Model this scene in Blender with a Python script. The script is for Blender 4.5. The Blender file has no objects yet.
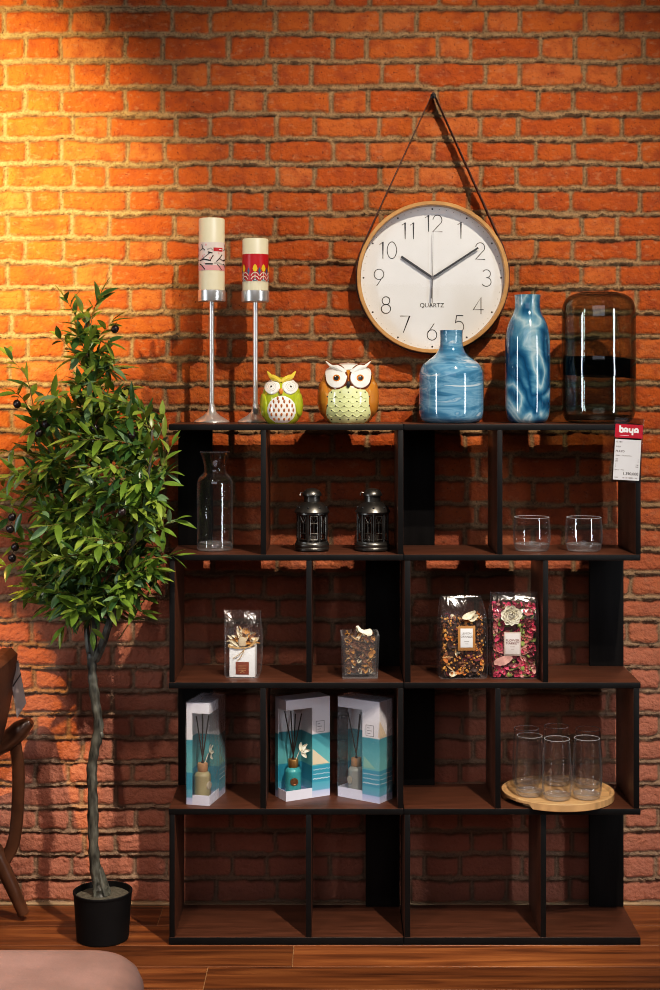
import bpy, bmesh, math, random
import numpy as np
from mathutils import Vector, Matrix, noise as mnoise

random.seed(11)
sc = bpy.context.scene
COL = sc.collection
PI = math.pi

# ------------------------------------------------------------------ camera geometry
F, CXP, CYP, CAMY, CAMZ = 1500.0, 337.0, 385.0, -4.14, 1.43
def PX(px, Y): return (px - CXP) * (Y - CAMY) / F
def PZ(py, Y): return CAMZ - (py - CYP) * (Y - CAMY) / F
def PP(px, py, Y): return Vector((PX(px, Y), Y, PZ(py, Y)))
def MPP(Y): return (Y - CAMY) / F

# ------------------------------------------------------------------ node helpers
def new_mat(name):
    m = bpy.data.materials.new(name); m.use_nodes = True
    nt = m.node_tree; nt.nodes.clear()
    out = nt.nodes.new('ShaderNodeOutputMaterial')
    return m, nt, out

def rgba(c): return (c[0], c[1], c[2], 1.0)

def mat(name, col, rough=0.5, metal=0.0, var=0.12, scale=20.0, bump=0.0, bscale=None, coat=0.0, stretch=(1, 1, 1), spec=0.5, trans=0.0, sheen=0.0):
    """principled surface with a noise-driven tone variation and optional bump"""
    m, nt, out = new_mat(name)
    N, L = nt.nodes, nt.links
    b = N.new('ShaderNodeBsdfPrincipled')
    b.inputs['Roughness'].default_value = rough
    b.inputs['Metallic'].default_value = metal
    b.inputs['Specular IOR Level'].default_value = spec
    b.inputs['Coat Weight'].default_value = coat
    b.inputs['Coat Roughness'].default_value = 0.05
    b.inputs['Sheen Weight'].default_value = sheen
    tc = N.new('ShaderNodeTexCoord'); mp = N.new('ShaderNodeMapping')
    mp.inputs['Scale'].default_value = stretch
    L.new(tc.outputs['Object'], mp.inputs['Vector'])
    nz = N.new('ShaderNodeTexNoise'); nz.inputs['Scale'].default_value = scale; nz.inputs['Detail'].default_value = 4
    L.new(mp.outputs['Vector'], nz.inputs['Vector'])
    r = N.new('ShaderNodeValToRGB')
    lo = [max(0, c * (1 - var)) for c in col]; hi = [min(1, c * (1 + var)) for c in col]
    r.color_ramp.elements[0].position = 0.3; r.color_ramp.elements[1].position = 0.7
    r.color_ramp.elements[0].color = rgba(lo); r.color_ramp.elements[1].color = rgba(hi)
    L.new(nz.outputs['Fac'], r.inputs['Fac']); L.new(r.outputs['Color'], b.inputs['Base Color'])
    if bump:
        n2 = N.new('ShaderNodeTexNoise'); n2.inputs['Scale'].default_value = bscale or scale * 3; n2.inputs['Detail'].default_value = 5
        L.new(mp.outputs['Vector'], n2.inputs['Vector'])
        bp = N.new('ShaderNodeBump'); bp.inputs['Strength'].default_value = bump; bp.inputs['Distance'].default_value = 0.002
        L.new(n2.outputs['Fac'], bp.inputs['Height']); L.new(bp.outputs['Normal'], b.inputs['Normal'])
    if trans:
        t = N.new('ShaderNodeBsdfTranslucent'); L.new(r.outputs['Color'], t.inputs['Color'])
        mx = N.new('ShaderNodeMixShader'); mx.inputs['Fac'].default_value = trans
        L.new(b.outputs['BSDF'], mx.inputs[1]); L.new(t.outputs['BSDF'], mx.inputs[2]); L.new(mx.outputs['Shader'], out.inputs['Surface'])
    else:
        L.new(b.outputs['BSDF'], out.inputs['Surface'])
    return m

def glass(name, tint=(.97, .97, .97), edge=(.62, .64, .66), rough=0.02, ior=1.5, bump=0.0, bscale=60, refl=1.0, haze=0.0, haze0=0.0):
    """thin clear glass / film: tinted transparency, darker towards grazing angles, with fresnel reflection"""
    m, nt, out = new_mat(name)
    N, L = nt.nodes, nt.links
    lw = N.new('ShaderNodeLayerWeight'); lw.inputs['Blend'].default_value = 0.5
    r = N.new('ShaderNodeValToRGB')
    r.color_ramp.elements[0].position = 0.45; r.color_ramp.elements[1].position = 1.0
    r.color_ramp.elements[0].color = rgba(tint); r.color_ramp.elements[1].color = rgba(edge)
    L.new(lw.outputs['Facing'], r.inputs['Fac'])
    t = N.new('ShaderNodeBsdfTransparent'); L.new(r.outputs['Color'], t.inputs['Color'])
    g = N.new('ShaderNodeBsdfGlossy'); g.inputs['Roughness'].default_value = rough
    g.inputs['Color'].default_value = (1, 1, 1, 1)
    # schlick reflectance from the facing angle (same from both sides of the sheet)
    fr = N.new('ShaderNodeLayerWeight'); fr.inputs['Blend'].default_value = 0.5
    pw = N.new('ShaderNodeMath'); pw.operation = 'POWER'; pw.inputs[1].default_value = 4.0
    L.new(fr.outputs['Facing'], pw.inputs[0])
    f0 = ((ior - 1) / (ior + 1)) ** 2
    ml = N.new('ShaderNodeMath'); ml.operation = 'MULTIPLY_ADD'; ml.inputs[1].default_value = (1 - f0) * .55 * refl; ml.inputs[2].default_value = f0 * refl
    L.new(pw.outputs[0], ml.inputs[0])
    mx = N.new('ShaderNodeMixShader')
    L.new(ml.outputs[0], mx.inputs['Fac']); L.new(t.outputs['BSDF'], mx.inputs[1]); L.new(g.outputs['BSDF'], mx.inputs[2])
    if bump:
        tc = N.new('ShaderNodeTexCoord')
        n2 = N.new('ShaderNodeTexNoise'); n2.inputs['Scale'].default_value = bscale; n2.inputs['Detail'].default_value = 2; n2.inputs['Distortion'].default_value = 1.5
        L.new(tc.outputs['Object'], n2.inputs['Vector'])
        bp = N.new('ShaderNodeBump'); bp.inputs['Strength'].default_value = bump; bp.inputs['Distance'].default_value = 0.01
        L.new(n2.outputs['Fac'], bp.inputs['Height'])
        for nd in (g, fr): L.new(bp.outputs['Normal'], nd.inputs['Normal'])
    if haze or haze0:
        # whitish diffuse, strongest at the silhouette, painted in for edge highlights and bright refraction
        df = N.new('ShaderNodeBsdfDiffuse'); df.inputs['Color'].default_value = (.85, .87, .9, 1)
        p2 = N.new('ShaderNodeMath'); p2.operation = 'POWER'; p2.inputs[1].default_value = 5.0; L.new(fr.outputs['Facing'], p2.inputs[0])
        h = N.new('ShaderNodeMath'); h.operation = 'MULTIPLY_ADD'; h.inputs[1].default_value = haze; h.inputs[2].default_value = haze0; L.new(p2.outputs[0], h.inputs[0])
        m2 = N.new('ShaderNodeMixShader'); L.new(h.outputs[0], m2.inputs['Fac']); L.new(mx.outputs['Shader'], m2.inputs[1]); L.new(df.outputs['BSDF'], m2.inputs[2])
        L.new(m2.outputs['Shader'], out.inputs['Surface'])
    else:
        L.new(mx.outputs['Shader'], out.inputs['Surface'])
    return m

# ------------------------------------------------------------------ mesh builder
class MB:
    def __init__(s): s.v = []; s.f = []; s.m = []
    def add(s, vs, fs, m=0):
        o = len(s.v); s.v += [tuple(p) for p in vs]
        for f in fs: s.f.append(tuple(i + o for i in f)); s.m.append(m)
        return s
    def box(s, x0, x1, y0, y1, z0, z1, bev=0.0, m=0, rot=None, seg=2):
        bm = bmesh.new(); bmesh.ops.create_cube(bm, size=1)
        for v in bm.verts: v.co = Vector((v.co.x * (x1 - x0), v.co.y * (y1 - y0), v.co.z * (z1 - z0)))
        if bev: bmesh.ops.bevel(bm, geom=bm.edges[:], offset=bev, segments=seg, profile=0.5, affect='EDGES')
        c = Vector(((x0 + x1) / 2, (y0 + y1) / 2, (z0 + z1) / 2))
        bm.verts.index_update()
        vs = [(rot @ v.co if rot else v.co) + c for v in bm.verts]
        s.add(vs, [[v.index for v in f.verts] for f in bm.faces], m); bm.free(); return s
    def lathe(s, prof, n=32, c=(0, 0, 0), m=0, sx=1.0, sy=1.0):
        rings = []; vs = []; fs = []
        for r, z in prof:
            if r < 1e-6: rings.append([len(vs)]); vs.append((c[0], c[1], c[2] + z))
            else:
                rings.append(list(range(len(vs), len(vs) + n)))
                for k in range(n):
                    a = 2 * PI * k / n; vs.append((c[0] + r * sx * math.cos(a), c[1] + r * sy * math.sin(a), c[2] + z))
        for A, B in zip(rings, rings[1:]):
            if len(A) == 1 and len(B) == 1: continue
            for k in range(n):
                k2 = (k + 1) % n
                if len(A) == 1: fs.append((A[0], B[k2], B[k]))
                elif len(B) == 1: fs.append((A[k], A[k2], B[0]))
                else: fs.append((A[k], A[k2], B[k2], B[k]))
        return s.add(vs, fs, m)
    def tube(s, pts, rad, n=8, m=0, cap=True, flat=None):
        """round (or flat=(a,b) elliptical with fixed up) tube along a path"""
        pts = [Vector(p) for p in pts]
        if not hasattr(rad, '__len__'): rad = [rad] * len(pts)
        vs = []; fs = []; prev = None
        for i, p in enumerate(pts):
            d = (pts[min(i + 1, len(pts) - 1)] - pts[max(i - 1, 0)]).normalized()
            if prev is None:
                up = Vector((0, 0, 1)) if abs(d.z) < .9 else Vector((0, 1, 0)); a = d.cross(up).normalized()
            else:
                a = (prev - d * prev.dot(d)); a = a.normalized() if a.length > 1e-6 else d.orthogonal().normalized()
            prev = a; b = d.cross(a)
            for k in range(n):
                t = 2 * PI * k / n
                fa, fb = flat if flat else (1, 1)
                vs.append(p + a * math.cos(t) * rad[i] * fa + b * math.sin(t) * rad[i] * fb)
        for i in range(len(pts) - 1):
            for k in range(n):
                k2 = (k + 1) % n; fs.append((i * n + k, i * n + k2, (i + 1) * n + k2, (i + 1) * n + k))
        if cap:
            fs.append(tuple(range(n))[::-1]); fs.append(tuple(range((len(pts) - 1) * n, len(pts) * n)))
        return s.add(vs, fs, m)
    def ball(s, c, r, nu=12, nv=8, m=0, sc=(1, 1, 1), rot=None):
        vs = []; fs = []
        for j in range(nv + 1):
            th = PI * j / nv
            for k in range(nu):
                ph = 2 * PI * k / nu
                p = Vector((r * sc[0] * math.sin(th) * math.cos(ph), r * sc[1] * math.sin(th) * math.sin(ph), r * sc[2] * math.cos(th)))
                vs.append((rot @ p if rot else p) + Vector(c))
        for j in range(nv):
            for k in range(nu):
                k2 = (k + 1) % nu; fs.append((j * nu + k, j * nu + k2, (j + 1) * nu + k2, (j + 1) * nu + k))
        return s.add(vs, fs, m)
    def stroke(s, pts, w, fn, m=0):
        """flat ribbon of width w along 2-D pts; fn maps (u,v) to 3-D"""
        P = [Vector((p[0], p[1])) for p in pts]; closed = (P[0] - P[-1]).length < 1e-7
        vs = []; fs = []
        for i, p in enumerate(P):
            if closed and i in (0, len(P) - 1): d = P[1] - P[-2]
            else: d = P[min(i + 1, len(P) - 1)] - P[max(i - 1, 0)]
            d.normalize(); nrm = Vector((-d.y, d.x))
            k = 1.0
            if 0 < i < len(P) - 1:
                d1 = (P[i] - P[i - 1]).normalized(); k = 1 / max(.45, abs(d.dot(d1)))
            vs += [fn(*(p + nrm * w / 2 * k)), fn(*(p - nrm * w / 2 * k))]
        for i in range(len(P) - 1): fs.append((2 * i, 2 * i + 1, 2 * i + 3, 2 * i + 2))
        return s.add(vs, fs, m)
    def poly(s, pts, fn, m=0): return s.add([fn(*p) for p in pts], [tuple(range(len(pts)))], m)
    def build(s, name, mats, parent=None, smooth=True, angle=35, recalc=True, **props):
        me = bpy.data.meshes.new(name)
        me.from_pydata(s.v, [], s.f)
        if not isinstance(mats, (list, tuple)): mats = [mats]
        for mm in mats: me.materials.append(mm)
        if len(mats) > 1: me.polygons.foreach_set('material_index', s.m)
        if recalc:
            bm = bmesh.new(); bm.from_mesh(me); bmesh.ops.recalc_face_normals(bm, faces=bm.faces[:]); bm.to_mesh(me); bm.free()
        if smooth:
            me.polygons.foreach_set('use_smooth', [True] * len(me.polygons))
            me.set_sharp_from_angle(angle=math.radians(angle))
        me.update()
        o = bpy.data.objects.new(name, me); COL.objects.link(o)
        if parent is not None: o.parent = parent
        for k, v in props.items(): o[k] = v
        return o

def thing(name, label, cat, loc=(0, 0, 0), rz=0.0, group=None, rot=None):
    o = bpy.data.objects.new(name, None); COL.objects.link(o)
    o.empty_display_size = .05
    o.location = loc; o.rotation_euler = rot if rot else (0, 0, rz); o['label'] = label; o['category'] = cat
    if group: o['group'] = group
    return o
def dup(root, loc, label, rz=None, group=None):
    r = root.copy(); COL.objects.link(r); r.location = loc
    if rz is not None: r.rotation_euler = (0, 0, rz)
    r['label'] = label
    if group: r['group'] = group
    for ch in list(root.children):
        c = ch.copy(); COL.objects.link(c); c.parent = r
        for g in list(ch.children):
            d = g.copy(); COL.objects.link(d); d.parent = c
    return r

def text_geo(body, size, bold=0.0, align='CENTER'):
    cu = bpy.data.curves.new('text', 'FONT'); cu.body = body; cu.size = size; cu.align_x = align; cu.offset = bold
    ob = bpy.data.objects.new('text', cu); COL.objects.link(ob)
    dg = bpy.context.evaluated_depsgraph_get(); dg.update()
    me = bpy.data.meshes.new_from_object(ob.evaluated_get(dg))
    vs = [(v.co.x, v.co.y) for v in me.vertices]; fs = [tuple(p.vertices) for p in me.polygons]
    bpy.data.objects.remove(ob); bpy.data.curves.remove(cu); bpy.data.meshes.remove(me)
    return vs, fs
def arc(cx, cy, rx, ry, a0, a1, n=14):
    return [(cx + rx * math.cos(math.radians(a0 + (a1 - a0) * i / n)), cy + ry * math.sin(math.radians(a0 + (a1 - a0) * i / n))) for i in range(n + 1)]
def catmull(pts, n=6):
    P = [Vector(p) for p in pts]; out = []
    for i in range(len(P) - 1):
        p0, p1, p2, p3 = P[max(i - 1, 0)], P[i], P[i + 1], P[min(i + 2, len(P) - 1)]
        for k in range(n):
            t = k / n
            out.append(.5 * ((2 * p1) + (p2 - p0) * t + (2 * p0 - 5 * p1 + 4 * p2 - p3) * t * t + (3 * p1 - p0 - 3 * p2 + p3) * t ** 3))
    out.append(P[-1]); return out
def lerp(a, b, t): return a + (b - a) * t
def interp(tab, x):
    if x <= tab[0][0]: return tab[0][1]
    for (a, va), (b, vb) in zip(tab, tab[1:]):
        if x <= b: return lerp(va, vb, (x - a) / (b - a))
    return tab[-1][1]

# ------------------------------------------------------------------ shared materials
M_edge = mat('black_edging', (.007, .0065, .0065), .5, var=.2, spec=.25)
M_black = mat('black_woodgrain', (.008, .007, .007), .6, spec=.2, var=.5, scale=6, stretch=(6, 6, .6), bump=.1, bscale=30)
M_lam = mat('dark_walnut_laminate', (.092, .035, .019), .4, var=.3, scale=8, stretch=(1, 9, 9))
M_steel = mat('brushed_steel', (.72, .71, .69), .3, metal=.75, var=.02, scale=6)
M_glass = glass('clear_glass', (.988, .988, .988), (.72, .73, .74), .02, 1.65, haze=.14, haze0=.002)
M_rim = glass('glass_rim', (.9, .9, .9), (.7, .7, .7), .05, 2.4, haze=.5, haze0=.22)  # bright rim highlight put in as whitish colour
M_glassT = glass('clear_glass_thick', (.96, .96, .96), (.62, .64, .65), .03, 2.2, haze=.25, haze0=.03)
M_film = glass('clear_film', (.97, .97, .97), (.85, .85, .87), .13, 1.45, bump=.22, bscale=26, refl=.8, haze=.16, haze0=.012)
M_pewter = mat('dark_pewter_metal', (.12, .115, .105), .34, metal=.9, var=.35, scale=30, bump=.15)
M_white = mat('white_card', (.8, .79, .77), .6, var=.03)
M_ink = mat('black_ink', (.012, .012, .013), .55, var=.1)
M_grey_ink = mat('grey_ink', (.16, .15, .15), .6, var=.1)

# ================================================================== SETTING
def vnoise(x, y, seed):
    rs = np.random.RandomState(seed); T = rs.rand(256, 256)
    xi = np.floor(x).astype(int); yi = np.floor(y).astype(int); fx = x - xi; fy = y - yi
    fx = fx * fx * (3 - 2 * fx); fy = fy * fy * (3 - 2 * fy)
    g = lambda a, b: T[a % 256, b % 256]
    return ((g(xi, yi) * (1 - fx) + g(xi + 1, yi) * fx) * (1 - fy) + (g(xi, yi + 1) * (1 - fx) + g(xi + 1, yi + 1) * fx) * fy) * 2 - 1
def sstep(a, b, x):
    t = np.clip((x - a) / (b - a), 0, 1); return t * t * (3 - 2 * t)

def brick_wall():
    S = 362.8
    L = [9, 35, 61.5, 88, 114.5, 139, 164, 189, 213.3, 238, 262.5, 287.3, 312.5, 336, 360, 384, 408, 431, 455, 479, 504, 527, 550, 573, 597,
         620, 644, 667, 691, 714, 737, 761, 784, 807, 830, 853.5, 878, 903, 927]
    while L[0] > -330: L.insert(0, L[0] - 26.3)
    base_idx = L.index(9)
    L = np.array(L)
    xs = np.concatenate([np.arange(-1.9, -1.0, .012), np.arange(-1.0, .96, .0046), np.arange(.96, 1.9, .012)])
    zs = np.concatenate([np.arange(0, 2.52, .0038), np.arange(2.52, 3.12, .012)])
    X, Z = np.meshgrid(xs, zs)
    px = CXP + X * S; py = CYP - (Z - CAMZ) * S
    wy = vnoise(px / 34, py / 20, 1) * 1.3 + vnoise(px / 9, py / 9, 2) * .9 + vnoise(px / 3.6, py / 3.6, 21) * .55
    wx = vnoise(px / 18, py / 24, 3) * 1.0 + vnoise(px / 7, py / 7, 4) * .8
    qy = py + wy; qx = px + wx
    ci = np.clip(np.searchsorted(L, qy) - 1, 0, len(L) - 2)
    top = L[ci]; bot = L[ci + 1]
    dt = qy - top; db = bot - qy; vv = dt / (bot - top)
    dj = np.full(X.shape, 1e3); bid = np.zeros(X.shape, int)
    rs = np.random.RandomState(5)
    for i in range(len(L) - 1):
        y0 = (L[i] + L[i + 1]) / 2
        P = 103.2 - .0069 * (y0 - 22); a = 71 + 9 * (y0 - 22) / 680
        if (i - base_idx) % 2: a += P * .54
        J = []
        for k in range(-7, 13):
            J += [a + k * P, a + k * P + P * .345]
        J = np.array(J) + rs.uniform(-2.2, 2.2, len(J))
        sel = ci == i; q = qx[sel]
        idx = np.clip(np.searchsorted(J, q), 1, len(J) - 1)
        dj[sel] = np.minimum(np.abs(q - J[idx - 1]), np.abs(J[idx] - q)); bid[sel] = i * 64 + idx
    mh = 2.6 + vnoise(px / 25, py / 25, 6) * .9
    ey = np.minimum(dt, db) - mh; ex = dj - 1.9
    cr = 3.2
    d = np.where((ex < cr) & (ey < cr), cr - np.sqrt((cr - ex) ** 2 + (cr - ey) ** 2), np.minimum(ex, ey))
    brick = sstep(-.5, 1.1, d)
    R = np.random.RandomState(8).rand(64 * 80, 3)
    rb = R[bid]
    fine = vnoise(px / 5, py / 5, 9) * .5 + vnoise(px / 2.1, py / 2.1, 10) * .5
    med = vnoise(px / 16, py / 11, 12)
    hb = .0062 + .0048 * vv + .0022 * sstep(0, 6, d) * .6 + med * .0012 + fine * .0014 + (rb[..., 2] - .5) * .002
    chip = np.clip(vnoise(px / 6, py / 4, 15) - .55, 0, 1) * .006
    hb = hb + chip
    lower = sstep(-1.2, 1.0, mh * .3 - dt) * (dt < db)          # lip of mortar over the brick below
    hm = .0050 + .0115 * lower + fine * .0022 + med * .0012
    h = hm * (1 - brick) + hb * brick
    crev = np.exp(-((dt - mh - .45 + fine * .6) / 1.25) ** 2) * (dt < db) * (.72 + .28 * med) * (ex > -.5)  # mask of the painted shade line under each mortar lip, also a shallow groove
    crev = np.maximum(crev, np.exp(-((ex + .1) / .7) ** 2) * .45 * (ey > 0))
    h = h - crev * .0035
    Y = -h
    ny, nx = X.shape
    co = np.stack([X, Y, Z], -1).reshape(-1, 3).astype(np.float32)
    ii = np.arange(ny * nx).reshape(ny, nx)
    q = np.stack([ii[:-1, :-1], ii[:-1, 1:], ii[1:, 1:], ii[1:, :-1]], -1).reshape(-1, 4)
    me = bpy.data.meshes.new('wall_back')
    me.vertices.add(len(co)); me.vertices.foreach_set('co', co.ravel())
    me.loops.add(q.size); me.loops.foreach_set('vertex_index', q.ravel().astype(np.int32))
    me.polygons.add(len(q)); me.polygons.foreach_set('loop_start', (np.arange(len(q)) * 4).astype(np.int32))
    me.polygons.foreach_set('use_smooth', np.ones(len(q), bool))
    at = me.attributes.new('brick', 'FLOAT_COLOR', 'POINT')
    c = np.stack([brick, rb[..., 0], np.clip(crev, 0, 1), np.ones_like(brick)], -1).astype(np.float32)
    at.data.foreach_set('color', c.ravel())
    me.update(calc_edges=True); me.validate()
    # material
    m, nt, out = new_mat('weathered_brick'); N, K = nt.nodes, nt.links
    b = N.new('ShaderNodeBsdfPrincipled'); b.inputs['Roughness'].default_value = .82; b.inputs['Specular IOR Level'].default_value = .25
    A = N.new('ShaderNodeAttribute'); A.attribute_name = 'brick'
    sp = N.new('ShaderNodeSeparateColor'); K.new(A.outputs['Color'], sp.inputs['Color'])
    tc = N.new('ShaderNodeTexCoord')
    def nz(scale, detail, st=(1, 1, 1)):
        mp = N.new('ShaderNodeMapping'); mp.inputs['Scale'].default_value = st; K.new(tc.outputs['Object'], mp.inputs['Vector'])
        n = N.new('ShaderNodeTexNoise'); n.inputs['Scale'].default_value = scale; n.inputs['Detail'].default_value = detail
        K.new(mp.outputs['Vector'], n.inputs['Vector']); return n.outputs['Fac']
    def mixc(f, a, bb, blend='MIX'):
        x = N.new('ShaderNodeMix'); x.data_type = 'RGBA'; x.blend_type = blend
        if isinstance(f, float): x.inputs['Factor'].default_value = f
        else: K.new(f, x.inputs['Factor'])
        for s_, v in (('A', a), ('B', bb)):
            i = [q_ for q_ in x.inputs if q_.name == s_ and q_.type == 'RGBA'][0]
            if isinstance(v, tuple): i.default_value = rgba(v)
            else: K.new(v, i)
        return [o_ for o_ in x.outputs if o_.type == 'RGBA'][0]
    ramp = N.new('ShaderNodeValToRGB'); K.new(sp.outputs['Green'], ramp.inputs['Fac'])
    el = ramp.color_ramp.elements
    el[0].position = 0.0; el[0].color = (.43, .09, .016, 1); el[1].position = 1; el[1].color = (.51, .15, .042, 1)
    e = el.new(.35); e.color = (.43, .094, .017, 1)
    e = el.new(.7); e.color = (.48, .12, .022, 1)
    def rampf(src, a, bb):
        r_ = N.new('ShaderNodeMapRange'); r_.inputs['From Min'].default_value = a; r_.inputs['From Max'].default_value = bb
        K.new(src, r_.inputs['Value']); return r_.outputs['Result']
    c1 = mixc(rampf(nz(26, 5), .45, .75), ramp.outputs['Color'], (.30, .062, .02))
    c1 = mixc(rampf(nz(55, 6, (1, 1, 1.6)), .56, .78), c1, (.46, .17, .075))
    c1 = mixc(rampf(nz(140, 3), .62, .8), c1, (.12, .03, .015))
    mor = mixc(nz(45, 6), (.15, .085, .04), (.52, .34, .18))
    mor = mixc(rampf(nz(160, 4), .5, .75), mor, (.12, .08, .045))
    # plum tone of the cooler light low down, painted into brick and mortar
    sz = N.new('ShaderNodeSeparateXYZ'); K.new(tc.outputs['Object'], sz.inputs[0])
    low = rampf(sz.outputs['Z'], 1.25, .55)
    c1 = mixc(low, c1, mixc(.78, c1, (.50, .225, .16)))
    mor = mixc(low, mor, mixc(.6, mor, (.36, .25, .19)))
    fin = mixc(sp.outputs['Red'], mor, c1)
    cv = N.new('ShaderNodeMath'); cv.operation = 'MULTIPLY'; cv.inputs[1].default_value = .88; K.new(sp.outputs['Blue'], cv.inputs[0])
    fin = mixc(cv.outputs[0], fin, (.045, .02, .009))  # shade under the mortar lips painted into the colour as dark lines
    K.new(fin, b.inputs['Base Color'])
    bp = N.new('ShaderNodeBump'); bp.inputs['Strength'].default_value = .9; bp.inputs['Distance'].default_value = .006
    K.new(nz(95, 8), bp.inputs['Height']); K.new(bp.outputs['Normal'], b.inputs['Normal'])
    K.new(b.outputs['BSDF'], out.inputs['Surface'])
    me.materials.append(m)
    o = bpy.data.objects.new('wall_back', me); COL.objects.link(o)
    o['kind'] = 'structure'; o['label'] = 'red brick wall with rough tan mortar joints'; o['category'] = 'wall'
brick_wall()

def floor():
    mb = MB(); W = .141; y = -.313 + W * 3
    mb.box(-1.9, 1.9, -4.6, 0.0, -.03, -.0012, m=1)
    rs = random.Random(4); cols = []
    row = 0
    while y > -4.6:
        y0, y1 = y - W, y
        st = {3: -.11, 4: -.317}.get(row, rs.uniform(-.6, .6)); x = st - 1.2 * 3
        while x < 1.9:
            a, b_ = max(x, -1.9), min(x + 1.2, 1.9)
            if b_ > a and y0 < 0:
                mb.box(a + .0009, b_ - .0009, max(y0, -4.6) + .0009, min(y1, 0) - .0009, -.02, 0, bev=.0006, m=0, seg=1)
            x += 1.2
        y -= W; row += 1
    m, nt, out = new_mat('walnut_planks'); N, K = nt.nodes, nt.links
    b = N.new('ShaderNodeBsdfPrincipled'); b.inputs['Roughness'].default_value = .38
    g = N.new('ShaderNodeNewGeometry'); tc = N.new('ShaderNodeTexCoord')
    ml = N.new('ShaderNodeVectorMath'); ml.operation = 'SCALE'; ml.inputs['Scale'].default_value = 40
    cb = N.new('ShaderNodeCombineXYZ'); K.new(g.outputs['Random Per Island'], cb.inputs['X']); K.new(g.outputs['Random Per Island'], cb.inputs['Y'])
    K.new(cb.outputs[0], ml.inputs[0])
    ad = N.new('ShaderNodeVectorMath'); K.new(tc.outputs['Object'], ad.inputs[0]); K.new(ml.outputs[0], ad.inputs[1])
    mp = N.new('ShaderNodeMapping'); mp.inputs['Scale'].default_value = (1.0, 13, 1); K.new(ad.outputs[0], mp.inputs['Vector'])
    n = N.new('ShaderNodeTexNoise'); n.inputs['Scale'].default_value = 2.6; n.inputs['Detail'].default_value = 8; n.inputs['Distortion'].default_value = .6
    K.new(mp.outputs['Vector'], n.inputs['Vector'])
    r = N.new('ShaderNodeValToRGB'); e = r.color_ramp.elements
    e[0].position = .3; e[0].color = (.075, .024, .009, 1); e[1].position = .72; e[1].color = (.36, .135, .042, 1)
    q = e.new(.5); q.color = (.21, .07, .022, 1)
    K.new(n.outputs['Fac'], r.inputs['Fac'])
    hs = N.new('ShaderNodeHueSaturation'); mr = N.new('ShaderNodeMapRange'); mr.inputs['To Min'].default_value = .75; mr.inputs['To Max'].default_value = 1.25
    K.new(g.outputs['Random Per Island'], mr.inputs['Value']); K.new(mr.outputs[0], hs.inputs['Value']); K.new(r.outputs['Color'], hs.inputs['Color'])
    K.new(hs.outputs['Color'], b.inputs['Base Color'])
    bp = N.new('ShaderNodeBump'); bp.inputs['Strength'].default_value = .12; bp.inputs['Distance'].default_value = .002
    K.new(n.outputs['Fac'], bp.inputs['Height']); K.new(bp.outputs['Normal'], b.inputs['Normal'])
    K.new(b.outputs['BSDF'], out.inputs['Surface'])
    o = mb.build('floor', [m, mat('floor_joint', (.36, .2, .1), .6)], angle=30)
    o['kind'] = 'structure'; o['label'] = 'brown wood plank floor with pale thin joints'; o['category'] = 'floor'
floor()
bb = MB()
bb.box(-1.9, 1.9, -.022, -.0005, .0005, .0065, bev=.002)
o = bb.build('baseboard_back', mat('pale_skirting', (.5, .36, .22), .5))
o['kind'] = 'structure'; o['label'] = 'thin pale strip along the foot of the brick wall'; o['category'] = 'baseboard'

# ================================================================== SHELF UNITS
YF, YB = -.31, -.07
ZT = [1.330, .997, .6705, .3480, .0197]      # board tops, top to bottom
TH = .0155
def shelf_unit(xl, xr, mirror, label):
    """xl/xr outer ends; rows 0,2 differ from rows 1,3. mirror=False: as the left unit"""
    w = xr - xl
    root = thing('zigzag_shelf_unit', label, 'shelf', ((xl + xr) / 2, (YF + YB) / 2, 0))
    h = w / 2; d = (YB - YF) / 2
    def board(z):
        t = TH if z > .1 else .0192
        mb = MB(); mb.box(-h, h, -d, d, z - t, z, bev=.0012)
        # front/side edges black
        for i, f in enumerate(mb.f):
            ps = [Vector(mb.v[k]) for k in f]
            nrm = (ps[1] - ps[0]).cross(ps[2] - ps[1])
            c = sum(ps, Vector()) / len(ps)
            mb.m[i] = 0 if abs(nrm.normalized().z) > .9 else 1
        mb.build('shelf_board', [M_lam, M_edge], root, angle=50)
    for z in ZT: board(z)
    cx = (xl + xr) / 2
    for r in range(4):
        z0, z1 = ZT[r + 1], ZT[r] - TH
        def panel(name, pxa, pxb):
            a, b_ = PX(pxa, YF) - cx, PX(pxb, YF) - cx
            mb = MB(); mb.box(a, b_, -d + .0006, d, z0, z1, bev=.001)
            for i, f in enumerate(mb.f):
                ps = [Vector(mb.v[k]) for k in f]
                nrm = (ps[1] - ps[0]).cross(ps[2] - ps[1]).normalized()
                mb.m[i] = 0 if abs(nrm.x) > .9 else 1
            mb.build(name, [M_lam, M_edge], root, angle=50)
        side, div, sup = ROWS[mirror][r]
        panel('side_panel', *side); panel('divider', *div)
        x0 = -h + .0005 if sup < 0 else h - .0005
        x1 = x0 + .092 * (1 if sup < 0 else -1)
        mb = MB(); mb.box(min(x0, x1), max(x0, x1), d - .0155, d, z0, z1, bev=.001)
        mb.build('support_panel', M_black, root, angle=50)
    return root
ROWS = {False: [((398, 403.4), (260.7, 266.2), -1), ((169.3, 174.8), (306.3, 311.8), 1), ((398, 403.4), (260.2, 266), -1), ((169.3, 174.8), (305.9, 311.5), 1)],
        True: [((635.6, 640.8), (497.2, 502.6), -1), ((404.6, 410.6), (543, 548.4), 1), ((633.5, 639.5), (495.2, 500.8), -1), ((404.6, 410.3), (540.6, 546.2), 1)]}
XL0, XL1 = PX(168.7, YF), PX(403.6, YF)
XR0, XR1 = PX(404.2, YF), PX(640.6, YF)
shelf_unit(XL0, XL1, False, 'black open zigzag shelf unit with steel candlesticks and ceramic owls on its top')
shelf_unit(XR0, XR1, True, 'black open zigzag shelf unit with blue vases and a price tag at its top')

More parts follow.
